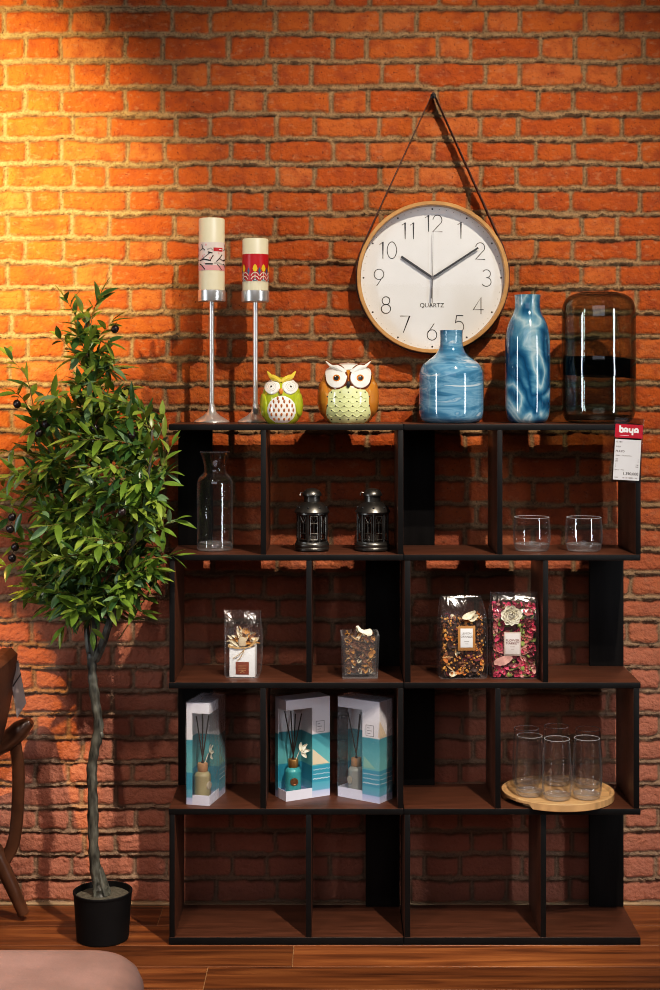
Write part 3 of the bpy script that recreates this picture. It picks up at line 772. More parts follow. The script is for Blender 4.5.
# ---------------- price tag
YT = -.3104
def price_tag():
    o_ = PP(629.5, 419, YT); s = MPP(YT)
    t = thing('price_tag', 'plastic-sleeved price tag with red header hanging from the shelf corner', 'price tag', o_, rot=(0, math.radians(3.2), 0))
    fn = lambda y: (lambda u, v: (u * s, y, v * s))
    mb = MB(); mb.box(-14.6 * s, 14.6 * s, -.0012, 0, -63.5 * s, 1.0 * s, bev=.0004); mb.build('plastic_sleeve', glass('tag_sleeve', (.7, .68, .68), (.6, .6, .6), .15, 1.4), t)
    mb = MB(); mb.box(-13.8 * s, 13.8 * s, -.0028, -.0014, -19 * s, -5.4 * s); hd = mb.build('red_header', mat('red_print', (.42, .010, .03), .4), t, smooth=False)
    mb = MB(); f = fn(-.0031)
    lay = [0]
    def S2(pts, w):
        lay[0] += 1; mb.stroke(pts, w, fn(-.0031 - .00004 * lay[0]))
    y0 = -13.6; xh = 4.4; w = 1.75
    def ring(cx): S2(arc(cx, y0 + xh / 2, 1.55, xh / 2 - .3, 90, 450, 18), w)
    x = -8.4; S2([(x - .7, y0 + 6.9), (x - .7, y0)], w); ring(x + .9)
    S2(arc(-3.3, y0 + xh / 2, 1.6, xh / 2 - .3, 200, -20, 12), w); S2([(-4.8, y0), (-4.8, y0 + 2.4)], w); S2([(-1.75, y0), (-1.75, y0 + 2.4)], w); S2([(-4.4, y0 + 1.2), (-2.2, y0 + 1.2)], w)
    S2(arc(1.9, y0 + xh / 2 + .2, 1.6, xh / 2 - .3, 160, 380, 12), w); S2([(.3, y0 + 2.2), (.3, y0 + 4.4)], w); S2([(3.5, y0 + 4.4), (3.5, y0 - 2.4)], w)
    S2(arc(7.2, y0 + xh / 2, 1.6, xh / 2 - .3, 200, -20, 12), w); S2([(5.7, y0), (5.7, y0 + 2.4)], w); S2([(8.75, y0), (8.75, y0 + 2.4)], w); S2([(6.1, y0 + 1.2), (8.3, y0 + 1.2)], w)
    for i in range(9): S2([(-9 + i * 1.05, -16.7), (-8.35 + i * 1.05, -16.7)], .5)
    mb.build('logo', M_white, hd, smooth=False, recalc=False)
    mb = MB(); mb.box(-13.4 * s, 12.8 * s, -.0026, -.0014, -61.2 * s, -20.6 * s); cd = mb.build('price_card', mat('pale_grey_card', (.62, .61, .62), .5, var=.03), t, smooth=False)
    mb = MB(); f = fn(-.0029)
    def tx(body, u, v, size, bold=0, al='LEFT'):
        tv, tf = text_geo(body, size, bold, al); mb.add([f(u + a, v + b_) for a, b_ in tv], tf)
    tx('10.1001', -12.3, -23.9, 2.0, .02); tx('SHELF', -12.3, -28.6, 1.9, .01); tx('PLAYD', -12.3, -33.6, 3.0, .03)
    tx('100001 - 70x24x129cm', -12.3, -37.4, 1.7)
    for yy, a, b_ in ((-41, '100', '1'), (-43, '200', '2'), (-46.4, '1', '100'), (-48.4, '2', '200')): tx(a, -12.3, yy, 1.9); tx(b_, 11.2, yy, 1.9, 0, 'RIGHT')
    tx('Special   Price', -12.3, -51.6, 1.7); tx('1,390,000', 11.6, -56, 4.0, .03, 'RIGHT'); tx('VND', -12.3, -59.4, 1.7); tx('10 / 01 / 2021 - VN', 10.8, -59.5, 1.9, .02, 'RIGHT')
    mb.build('printed_text', M_ink, cd, smooth=False, recalc=False)
price_tag()

# ================================================================== ROW 1
Z1 = ZT[1]; YG = -.2; s1 = MPP(YG)
t = thing('glass_carafe', 'clear glass carafe with a flared neck on the upper left shelf', 'carafe', (PX(214.9, YG), YG, Z1))
prof = smooth_prof([(16.5, .2), (17.9, 1.6), (18, 6), (18, 30), (18, 60), (17.6, 68.5), (15.5, 73), (12.2, 76.5), (10.8, 80.5), (11.4, 86), (13.2, 92.5), (15.1, 98)], 4)
out_ = [(r * s1, z * s1) for r, z in prof]; inn = [(max(r - .0022, .001), z) for r, z in out_[::-1] if z > 9 * s1]
mb = MB(); mb.lathe(out_ + inn, 48); mb.build('carafe_wall', M_glass, t, angle=60)
rr, rz = out_[-1]; mb = MB(); mb.lathe([(rr - .0022, rz - .0006), (rr - .001, rz + .0008), (rr + .0004, rz - .0006), (rr - .001, rz - .0016), (rr - .0022, rz - .0006)], 40); mb.build('rim', M_rim, t)
mb = MB(); mb.lathe([(0, .0003), (16.5 * s1, .0003), (17.6 * s1, 2 * s1), (17.6 * s1, 5 * s1), (15.5 * s1, 8 * s1), (10 * s1, 6.5 * s1), (0, 6 * s1)], 48); mb.build('thick_base', M_glassT, t, angle=60)

def lantern(px, rz, label, Y=-.215):
    s = MPP(Y); t = thing('candle_lantern', label, 'lantern', (PX(px, Y), Y, Z1), rz)
    q = lambda L: [(r * s, z * s) for r, z in L]
    mb = MB(); mb.lathe(q([(0, 0), (15.5, 0), (17.2, 1.4), (17.4, 3), (16.6, 4.2), (17.3, 5.2), (17.3, 7), (16.4, 8), (16.2, 9.4), (15.3, 9.8), (0, 9.8)]), 40); mb.build('base', M_pewter, t)
    mb = MB(); n = 8
    for k in range(n):
        a = 2 * PI * (k + .5) / n; c, sn = math.cos(a), math.sin(a)
        mb.tube([(15.2 * s * c, 15.2 * s * sn, 9.2 * s), (15.2 * s * c, 15.2 * s * sn, 38.6 * s)], .85 * s, 6)
    mb.lathe(q([(15.9, 36.6), (15.9, 38.6), (14.2, 38.6), (14.2, 36.6), (15.9, 36.6)]), 40)
    mb.build('frame', M_pewter, t)
    mb = MB()
    for k in range(n):
        a = 2 * PI * k / n; T = lambda u, v: ((14.2 * s) * math.cos(a) - u * s * math.sin(a), (14.2 * s) * math.sin(a) + u * s * math.cos(a), v * s)
        for p in ([(-3.6, 12), (3.6, 12)], [(-3.6, 35), (3.6, 35)], [(-3.6, 12), (-3.6, 35)], [(3.6, 12), (3.6, 35)], [(-3.6, 28.5), (3.6, 28.5)], [(0, 28.5), (0, 18)], [(-3.6, 18), (3.6, 18)], [(-3.6, 35), (0, 28.5)], [(3.6, 35), (0, 28.5)]):
            mb.tube([T(*p[0]), T(*p[1])], .42 * s, 5)
    mb.build('lattice', M_pewter, t)
    mb = MB(); mb.lathe(q([(13.4, 9.8), (13.4, 37)]), 8); mb.build('glass_panes', glass('smoked_pane', (.62, .58, .55), (.45, .42, .4), .12, 1.5), t, smooth=False, recalc=False)
    mb = MB(); prof = [(17.3, 38.2), (17.6, 39.2), (16.6, 41), (14.5, 44.2), (11.5, 47), (8.4, 48.6), (8, 49), (7.9, 54.5), (8.5, 55)]
    mb.lathe(q([(0, 38.2)] + prof + [(0, 55)]), 40); dm = mb.build('domed_roof', M_pewter, t)
    for k in range(8):
        a = 2 * PI * (k + .5) / 8; mb = MB(); mb.ball((14.9 * s * math.cos(a), 14.9 * s * math.sin(a), 43.6 * s), 1.15 * s, 8, 6, sc=(1, 1, 1)); mb.build('vent_hole', M_ink, dm)
    mb = MB(); mb.lathe(q([(0, 54.5), (9.6, 54.8), (9.8, 55.8), (9.2, 57.5), (7.6, 60), (4.5, 61.8), (1.5, 62.4), (0, 62.5)]), 32); cp = mb.build('cap', M_pewter, t)
    mb = MB(); mb.ball((0, -6.6 * s, 60.0 * s), .8 * s, 8, 6); mb.ball((5.5 * s, -4 * s, 60.0 * s), .8 * s, 8, 6); mb.ball((-5.5 * s, -4 * s, 60.0 * s), .8 * s, 8, 6); mb.build('cap_holes', M_ink, cp)
    mb = MB(); mb.tube(catmull([(-8.5 * s, 0, 57.5 * s), (-11 * s, -1 * s, 58 * s), (-12.4 * s, -2 * s, 56.6 * s), (-11.8 * s, -2.5 * s, 55 * s)], 4), .55 * s, 6); mb.build('wire_hook', M_pewter, t)
    mb = MB(); mb.lathe(q([(0, 9.9), (6.5, 9.9), (6.7, 15.5), (6.2, 15.5), (0, 15)]), 20); mb.build('tealight_cup', mat('tealight_tin', (.5, .48, .45), .35, metal=.8), t)
lantern(312, .15, 'dark metal candle lantern beside the shelf divider, left one of two')
lantern(372.6, -.35, 'dark metal candle lantern nearest the side panel, right one of two')

# ---- tumblers
def glass_cup(name, label, cat, loc, prof, base_h, s, base_r, group=None):
    t = thing(name, label, cat, loc, group=group)
    out_ = [(r * s, z * s) for r, z in smooth_prof(prof, 4)]; inn = [(max(r - .0016, .001), z) for r, z in out_[::-1] if z > base_h * s]
    mb = MB(); mb.lathe([(out_[0][0] - .002, .0003)] + out_ + inn, 40); mb.build('glass_wall', M_glass, t, angle=60)
    rr, rz = out_[-1]; mb = MB(); mb.lathe([(rr - .0018, rz - .0006), (rr - .0008, rz + .0006), (rr + .0003, rz - .0006), (rr - .0008, rz - .0013), (rr - .0018, rz - .0006)], 40); mb.build('rim', M_rim, t)
    mb = MB(); mb.lathe([(0, .0004), (base_r[0] * s, .0004), (base_r[1] * s, base_h * .35 * s), (base_r[2] * s, base_h * .95 * s), (base_r[2] * .75 * s, base_h * .9 * s), (base_r[2] * .35 * s, base_h * .65 * s), (0, base_h * .6 * s)], 40); mb.build('thick_base', M_glassT, t, angle=60)
    return t
tp = [(15.6, .3), (17, 2.5), (18.3, 8), (18.7, 15), (18.5, 22), (17.9, 29), (17.4, 33.6)]
glass_cup('tumbler', 'short clear glass tumbler beside the divider on the upper right shelf', 'glass', (PX(531.8, -.215), -.215, Z1), tp, 7.5, MPP(-.215), (14.8, 16.4, 17.2))
glass_cup('tumbler', 'short clear glass tumbler nearer the right side panel on the upper right shelf', 'glass', (PX(583.8, -.22), -.22, Z1), tp, 7.5, MPP(-.22), (14.8, 16.4, 17.2))

# ================================================================== ROW 2
Z2 = ZT[2]
def rrect(w, d, r, n=5):
    pts = []
    for cx, cy, a0 in ((w / 2 - r, d / 2 - r, 0), (-w / 2 + r, d / 2 - r, 90), (-w / 2 + r, -d / 2 + r, 180), (w / 2 - r, -d / 2 + r, 270)):
        for i in range(n + 1):
            a = math.radians(a0 + 90 * i / n); pts.append((cx + r * math.cos(a), cy + r * math.sin(a)))
    return pts
def bag_film(levels, seed, r=.006):
    """clear bag: levels of (z,width,depth,xoff)"""
    rd = random.Random(seed); mb = MB(); vs = []; fs = []; n = None
    for z, w, d, xo in levels:
        P = rrect(w, d, min(r, d / 2 * .9, w / 2 * .9)); n = len(P)
        for i, (x, y) in enumerate(P):
            j = .0012 if z > .005 else 0
            vs.append((x + xo + rd.uniform(-j, j), y + rd.uniform(-j, j), z + (rd.uniform(-.001, .001) if j else 0)))
    for i in range(len(levels) - 1):
        for k in range(n): fs.append((i * n + k, i * n + (k + 1) % n, (i + 1) * n + (k + 1) % n, (i + 1) * n + k))
    fs.append(tuple(range(n))[::-1]); mb.add(vs, fs); return mb
def petal(mb, c, L, W, rot, m, curl=.4):
    vs = []; fs = []
    for i in range(5):
        t = i / 4; w = W * math.sin(PI * (.12 + .8 * t)) ; u = (t - .5) * L; zc = curl * L * (t - .5) ** 2 * 2
        for k in (-1, 0, 1): vs.append(Vector(c) + rot @ Vector((u, k * w / 2, zc + abs(k) * W * .22)))
    for i in range(4):
        for k in range(2): fs.append((i * 3 + k, i * 3 + k + 1, i * 3 + k + 4, i * 3 + k + 3))
    mb.add(vs, fs, m)
def rrot(rd): return Matrix.Rotation(rd.uniform(0, 6.28), 3, 'X') @ Matrix.Rotation(rd.uniform(0, 6.28), 3, 'Y') @ Matrix.Rotation(rd.uniform(0, 6.28), 3, 'Z')
def pot_fill(seed, n, W, D, z0, z1, kinds, taper=0.0, top=True):
    """pile of petals, slivers and seed balls filling a box; kinds = (material index, shape, size range, weight)"""
    rd = random.Random(seed); mb = MB()
    mb.box(-W / 2 + .01, W / 2 - .01, -D / 2 + .01, D / 2 - .01, z0 + .004, z1 - .012, bev=.006, m=0)
    ws = [k[3] for k in kinds]
    for i in range(n):
        mi, sh, (a, b_), _ = rd.choices(kinds, ws)[0]
        z = rd.uniform(z0 + .004, z1); k_ = 1 + taper * (z - z0) / (z1 - z0); w_, d_ = (W / 2 - .006) * k_, (D / 2 - .006) * k_
        face = rd.random()
        if face < .62: c = (rd.uniform(-w_, w_), -d_ + rd.uniform(0, .008), z)
        elif face < .76: c = (-w_ + rd.uniform(0, .006), rd.uniform(-d_, d_), z)
        elif face < .9: c = (w_ - rd.uniform(0, .006), rd.uniform(-d_, d_), z)
        else: c = (rd.uniform(-w_, w_), rd.uniform(-d_, d_), z1 + rd.uniform(-.012, .002))
        sz = rd.uniform(a, b_)
        if sh == 'petal':
            R_ = rrot(rd)
            if face < .62: R_ = Matrix.Rotation(PI / 2 + rd.uniform(-.5, .5), 3, 'X') @ Matrix.Rotation(rd.uniform(0, 6.28), 3, 'Z')
            petal(mb, c, sz, sz * rd.uniform(.45, .75), R_, mi, rd.uniform(.2, .7))
        elif sh == 'sliver': petal(mb, c, sz, sz * .22, Matrix.Rotation(PI / 2 + rd.uniform(-.5, .5), 3, 'X') @ Matrix.Rotation(rd.uniform(0, 6.28), 3, 'Z'), mi, rd.uniform(.3, 1.0))
        else: mb.ball(c, sz / 2, 8, 6, mi, sc=(1, rd.uniform(.6, 1), rd.uniform(.7, 1)), rot=rrot(rd))
    # keep within the container
    mb.v = [(max(-W / 2 * (1 + taper) + .002, min(W / 2 * (1 + taper) - .002, x)), max(-D / 2 * (1 + taper) + .002, min(D / 2 * (1 + taper) - .002, y)), max(z0 + .001, z)) for x, y, z in mb.v]
    return mb
PM = {k: mat(k + '_dried', c, .6, var=.3, scale=60) for k, c in dict(dark=(.05, .02, .012), brown=(.2, .075, .03), tan=(.5, .3, .13), gold=(.55, .26, .05), orange=(.55, .18, .03), cream=(.75, .66, .48), maroon=(.12, .012, .02),
      pink=(.62, .06, .14), rose=(.55, .16, .15), green=(.16, .2, .05), lime=(.3, .38, .1), blush=(.65, .35, .3)).items()}
def flower(mb, c, R, m=0, tilt=0.6, rings=4, seed=0, face=None):
    rd = random.Random(seed)
    base = face or Matrix.Rotation(PI / 2 - tilt, 3, 'X')
    for j in range(rings):
        n = 5 + j; t = (j + 1) / rings
        for k in range(n):
            a = 2 * PI * k / n + j * .5 + rd.uniform(-.2, .2); lift = lerp(1.25, .2, t) + rd.uniform(-.12, .12)
            Rm = base @ Matrix.Rotation(a, 3, 'Z') @ Matrix.Rotation(-lift, 3, 'Y')
            L = R * lerp(.55, .95, t); petal(mb, Vector(c) + Rm @ Vector((L * .5, 0, 0)), L, L * .95, Rm, m, .5)

# white gift box of wood shavings in a bag
YA = -.225; sA = MPP(YA)
t = thing('potpourri_gift_box', 'white card box of wood shavings tied with raffia in a clear bag', 'gift box', (PX(243.3, YA), YA, Z2), -.06)
mb = MB(); hb = (673.5 - 643.5) * sA; wb = 25.5 * sA
mb.box(-wb / 2, wb / 2, -.026, .026, .0015, hb, bev=.0012); mb.build('card_box', M_white, t)
mb = MB(); mb.box(-6.3 * sA, 6.8 * sA, -.0275, -.0262, 3.5 * sA, 16 * sA, bev=.0003); lb = mb.build('brown_label', mat('brown_label_paper', (.2, .045, .02), .5, var=.15), t, label='brown square paper label')
mb = MB(); fL = lambda u, v: (u * sA, -.0279, v * sA)
for i in range(3): mb.stroke([(-3.6, 12 - i * 2.1), (4, 12 - i * 2.1)], .5, fL, 0)
mb.stroke(arc(.4, 5.0, 1.8, 1.3, 0, 180, 10), .6, fL, 0); mb.build('label_print', PM['tan'], lb, smooth=False, recalc=False)
mb = MB(); rd = random.Random(5)
for i in range(120):
    a = rd.uniform(0, PI); rr = rd.uniform(2, 15.5); ya = rd.uniform(-.02, .02)
    ct = (rr * math.cos(a) * sA, ya, hb + (2 + rr * math.sin(a) * 1.0) * sA)
    petal(mb, ct, rd.uniform(.014, .026), rd.uniform(.004, .009), Matrix.Rotation(PI / 2 + rd.uniform(-.5, .5), 3, 'X') @ Matrix.Rotation(a + rd.uniform(-.6, .6), 3, 'Z'), rd.choice((0, 0, 0, 1, 1, 2, 3)), rd.uniform(.3, .9))
mb.ball((0, .004, hb + 5 * sA), 8 * sA, 14, 10, 3, sc=(1.2, .6, .9))
mb.v = [(max(-16.2 * sA, min(16.2 * sA, x)), max(-.0265, min(.0265, y)), max(hb + .001, z)) for x, y, z in mb.v]
mb.build('wood_shavings', [PM['cream'], PM['tan'], PM['gold'], PM['brown']], t, kind='stuff')
mb = MB(); mb.lathe([(0, 0), (3.4, 0), (3.9, 3), (3.6, 7), (2, 9), (0, 9.5)], 14); mb.v = [(x * sA, -.024 + y * sA * .4, hb + (z + 1.5) * sA) for x, y, z in mb.v]; mb.build('seed_pod', mat('beige_pod', (.55, .44, .3), .7), t)
mb = MB()
for k in range(3):
    mb.tube(catmull([(-14 * sA, -.0285, hb + (1 + k) * sA), (-5 * sA, -.0295, hb + (-.8 + k * .6) * sA), (2 * sA, -.0295, hb + (.4 - k * .3) * sA), (9 * sA, -.0292, hb + (1.5 + k * .7) * sA), (14.5 * sA, -.028, hb + (7 + k * 1.8) * sA)], 5), .0011, 6)
mb.tube(catmull([(3 * sA, -.0295, hb), (-1 * sA, -.031, hb - 5 * sA), (-9 * sA, -.0305, hb - 10.5 * sA)], 5), .0009, 6)
mb.tube(catmull([(3 * sA, -.0295, hb), (0, -.031, hb - 7 * sA), (-4.5 * sA, -.0305, hb - 12.5 * sA)], 5), .0009, 6)
mb.build('raffia_bow', mat('raffia', (.55, .36, .16), .7, var=.2), t)
mb = bag_film([(.0004, .084, .062, 0), (.01, .09, .066, 0), (.05, .094, .068, .001), (.1, .094, .066, .001), (.135, .092, .05, 0), (.158, .094, .02, -.002), (.172, .098, .004, -.003)], 3)
mb.build('clear_bag', M_film, t, recalc=False, angle=50)

# glass cube of potpourri
YC = -.215; sC = MPP(YC)
t = thing('potpourri_glass_cube', 'square clear glass pot filled with brown potpourri', 'glass pot', (PX(359.6, YC), YC, Z2), .02)
def sq_ring(w, z, r=.003): return [(x, y, z) for x, y in rrect(w, w, r, 3)]
mb = MB(); Wt, Wb_, Hc = 38 * sC, 35 * sC, 42.5 * sC; tk = .0042
rings = [sq_ring(Wb_, .0003), sq_ring(lerp(Wb_, Wt, .5), Hc / 2), sq_ring(Wt, Hc), sq_ring(Wt - 2 * tk, Hc), sq_ring(lerp(Wb_, Wt, .5) - 2.4 * tk, Hc / 2), sq_ring(Wb_ - 3 * tk, .01)]
n = len(rings[0]); vs = [p for r_ in rings for p in r_]; fs = [tuple(range(n))[::-1], tuple(range(5 * n, 6 * n))]
for i in range(5):
    for k in range(n): fs.append((i * n + k, i * n + (k + 1) % n, (i + 1) * n + (k + 1) % n, (i + 1) * n + k))
mb.add(vs, fs); mb.build('glass_pot', glass('cube_glass', (.97, .975, .975), (.8, .82, .83), .02, 1.8, haze=.3, haze0=.03), t, angle=40)
mb = pot_fill(21, 260, Wb_ - 3.3 * tk, Wb_ - 3.3 * tk, .0105, Hc - .006, [(0, 'petal', (.012, .022), 3), (1, 'petal', (.012, .024), 4), (2, 'petal', (.012, .022), 3), (3, 'sliver', (.016, .028), 3), (4, 'petal', (.01, .02), 1)], taper=.08)
mb.build('dried_petals', [PM['dark'], PM['brown'], PM['gold'], PM['tan'], PM['cream']], t, kind='stuff')
mb = MB()
pts = [Vector((-.012, -.012, Hc - .004)), Vector((.012, -.016, Hc - .01))]
for k in range(7):
    Rm = Matrix.Rotation(.5, 3, 'X') @ Matrix.Rotation(.35, 3, 'Y') @ Matrix.Rotation(lerp(-.6, .6, k / 6), 3, 'Z')
    petal(mb, Vector((.008, -.012 + k * .002, Hc + .001 - .001 * abs(k - 3))), .046, .017, Rm, 0, .35)
mb.v = [(x, y, max(z, Hc - .018)) for x, y, z in mb.v]
mb.build('white_flower', mat('cream_flower', (.85, .8, .66), .6, var=.06), t, label='pale cream dried flower head')

# potpourri bags
YP = -.235; sP = MPP(YP)
def potbag(px, w, label, seed, kinds, mats_, fillz, film, rz, lab):
    t = thing('potpourri_bag', label, 'potpourri bag', (PX(px, YP), YP, Z2), rz)
    W, D = w * sP, .066
    pot_fill(seed, 520, W - .006, D - .004, .003, fillz, kinds).build('dried_petals', [PM[k] for k in mats_], t, kind='stuff')
    bag_film(film, seed, .01).build('clear_bag', M_film, t, recalc=False, angle=50)
    x0, x1, z0, z1 = [q * sP for q in lab]
    mb = MB(); mb.box(x0, x1, -D / 2 - .0032, -D / 2 - .0018, z0, z1, bev=.0003); L_ = mb.build('label_border', mat('label_border_%d' % seed, (.42, .2, .06) if seed == 31 else (.55, .42, .36), .5), t)
    e = 2.6 * sP if seed == 31 else 1.4 * sP
    mb = MB(); mb.box(x0 + e, x1 - e, -D / 2 - .0042, -D / 2 - .0033, z0 + e * 1.2, z1 - e, bev=.0002); mb.build('label_card', M_white if seed == 31 else mat('pale_pink_card', (.78, .7, .66), .5), L_)
    mb = MB(); fL = lambda u, v: (u, -D / 2 - .0046, v); cxl = (x0 + x1) / 2; hh = z1 - z0
    lines = (('LEMON', .66), ('ORANGE', .53)) if seed == 31 else (('FLOWER', .60), ('MARKET', .48))
    for txt, fy in lines:
        tv, tf = text_geo(txt, (x1 - x0 - 2 * e) * .24); mb.add([fL(cxl + a, z0 + hh * fy + b_) for a, b_ in tv], tf)
    mb.stroke([(cxl - .006, z0 + hh * .38), (cxl + .006, z0 + hh * .38)], .0008, fL); mb.stroke([(cxl - .004, z0 + hh * .28), (cxl + .004, z0 + hh * .28)], .0006, fL)
    mb.build('label_print', M_grey_ink if seed == 31 else PM['maroon'], L_, smooth=False, recalc=False)
    return t
b1 = potbag(462.2, 46.5, 'clear bag of brown and orange potpourri with white label', 31,
       [(0, 'petal', (.014, .026), 1.5), (1, 'ball', (.006, .012), 7), (2, 'petal', (.012, .024), 1.5), (3, 'ball', (.005, .009), 12), (4, 'petal', (.014, .022), .25), (5, 'petal', (.018, .03), .6), (6, 'sliver', (.02, .04), 1.2)],
       ['dark', 'brown', 'orange', 'gold', 'cream', 'maroon', 'tan'], 60 * sP,
       [(.0004, 46.5 * sP, .064, 0), (.01, 48.6 * sP, .072, 0), (.06, 48.6 * sP, .073, 0), (.12, 48 * sP, .07, 0), (.165, 47 * sP, .06, 0), (.19, 44 * sP, .034, -.003), (.206, 41 * sP, .018, -.004), (.212, 40 * sP, .012, -.004)], .05, (-6.2, 11.2, 28.5, 53))
mb = MB()
petal(mb, (.012, -.03, 62 * sP), .04, .018, Matrix.Rotation(1.1, 3, 'X') @ Matrix.Rotation(.5, 3, 'Z'), 0, .6); petal(mb, (.022, -.026, 60 * sP), .03, .022, Matrix.Rotation(1.1, 3, 'X') @ Matrix.Rotation(.2, 3, 'Z'), 0, .6)
mb.build('dried_slice', PM['cream'], b1)
b2 = potbag(513.6, 46.5, 'clear bag of pink and red potpourri with a large cream flower', 32,
       [(0, 'petal', (.012, .022), 4), (1, 'petal', (.014, .026), 3), (2, 'petal', (.014, .026), 2.5), (3, 'sliver', (.02, .034), 2.5), (4, 'ball', (.01, .016), .7), (5, 'petal', (.016, .028), 1.6), (6, 'petal', (.012, .022), 2)],
       ['maroon', 'pink', 'rose', 'green', 'lime', 'blush', 'pink'], 72 * sP,
       [(.0004, 46.5 * sP, .064, 0), (.01, 48.6 * sP, .072, 0), (.06, 49 * sP, .073, 0), (.14, 48.4 * sP, .082, 0), (.165, 48.2 * sP, .09, 0), (.186, 47 * sP, .056, 0), (.207, 46 * sP, .014, 0), (.222, 46.5 * sP, .004, 0)], -.02, (-11, 6, 23.5, 47))
mb = MB(); flower(mb, (-.009, -.031, 63 * sP), .031, 0, .1, 5, 4); mb.v = [(x, max(-.031 + (y + .031) * .62, -.0432), z) for x, y, z in mb.v]
mb.build('cream_flower_head', bpy.data.materials['cream_flower'], b2, label='large cream dried rose')
mb = MB(); petal(mb, (-.03, -.032, 18 * sP), .05, .024, Matrix.Rotation(1.4, 3, 'X') @ Matrix.Rotation(.3, 3, 'Z'), 0, .3); mb.v = [(x, max(y, -.035), z) for x, y, z in mb.v]; mb.build('pale_leaf', PM['blush'], b2)

# ================================================================== ROW 3
Z3 = ZT[3]
def art_mat():
    """printed carton: white top, teal and blue bands, pale foot, in carton height (object z)"""
    m, nt, out = new_mat('teal_printed_carton'); N, K = nt.nodes, nt.links
    b = N.new('ShaderNodeBsdfPrincipled'); b.inputs['Roughness'].default_value = .4
    tc = N.new('ShaderNodeTexCoord'); sx = N.new('ShaderNodeSeparateXYZ'); K.new(tc.outputs['Object'], sx.inputs[0])
    n = N.new('ShaderNodeTexNoise'); n.inputs['Scale'].default_value = 9; K.new(tc.outputs['Object'], n.inputs['Vector'])
    ma = N.new('ShaderNodeMath'); ma.operation = 'MULTIPLY_ADD'; ma.inputs[1].default_value = .006; K.new(n.outputs['Fac'], ma.inputs[0]); K.new(sx.outputs['Z'], ma.inputs[2])
    dv = N.new('ShaderNodeMath'); dv.operation = 'DIVIDE'; dv.inputs[1].default_value = .262; K.new(ma.outputs[0], dv.inputs[0])
    r = N.new('ShaderNodeValToRGB'); r.color_ramp.interpolation = 'LINEAR'; e = r.color_ramp.elements
    st = [(0, (.7, .7, .88)), (.075, (.5, .58, .82)), (.085, (.16, .42, .58)), (.16, (.1, .42, .52)), (.165, (.05, .34, .47)), (.325, (.04, .32, .45)), (.33, (.18, .5, .5)), (.5, (.12, .42, .46)), (.64, (.06, .32, .38)), (.65, (.82, .79, .8)), (1, (.78, .77, .82))]
    e[0].position = 0; e[0].color = rgba(st[0][1]); e[1].position = 1; e[1].color = rgba(st[-1][1])
    for p, c in st[1:-1]: q = e.new(p); q.color = rgba(c)
    K.new(dv.outputs[0], r.inputs['Fac']); K.new(r.outputs['Color'], b.inputs['Base Color']); K.new(b.outputs['BSDF'], out.inputs['Surface']); return m
M_art = art_mat(); M_cream = mat('cream_print_paper', (.75, .62, .45), .5, var=.05); M_pale = mat('pale_lilac_card', (.76, .76, .87), .45, var=.04); M_wave = mat('white_wave_print', (.75, .82, .83), .5)
M_win = glass('acetate_window', (.93, .94, .94), (.7, .72, .72), .06, 1.45)
M_reed = mat('dark_reed', (.03, .018, .014), .6); M_cork = mat('cork_collar', (.5, .26, .12), .6, var=.2); M_med = mat('bronze_medallion', (.3, .14, .06), .35, metal=.6)
BW, BD, BH, TK = .13, .062, .262, .0012
WZ0, WZ1, WU, WV = .026, .236, .077, .046
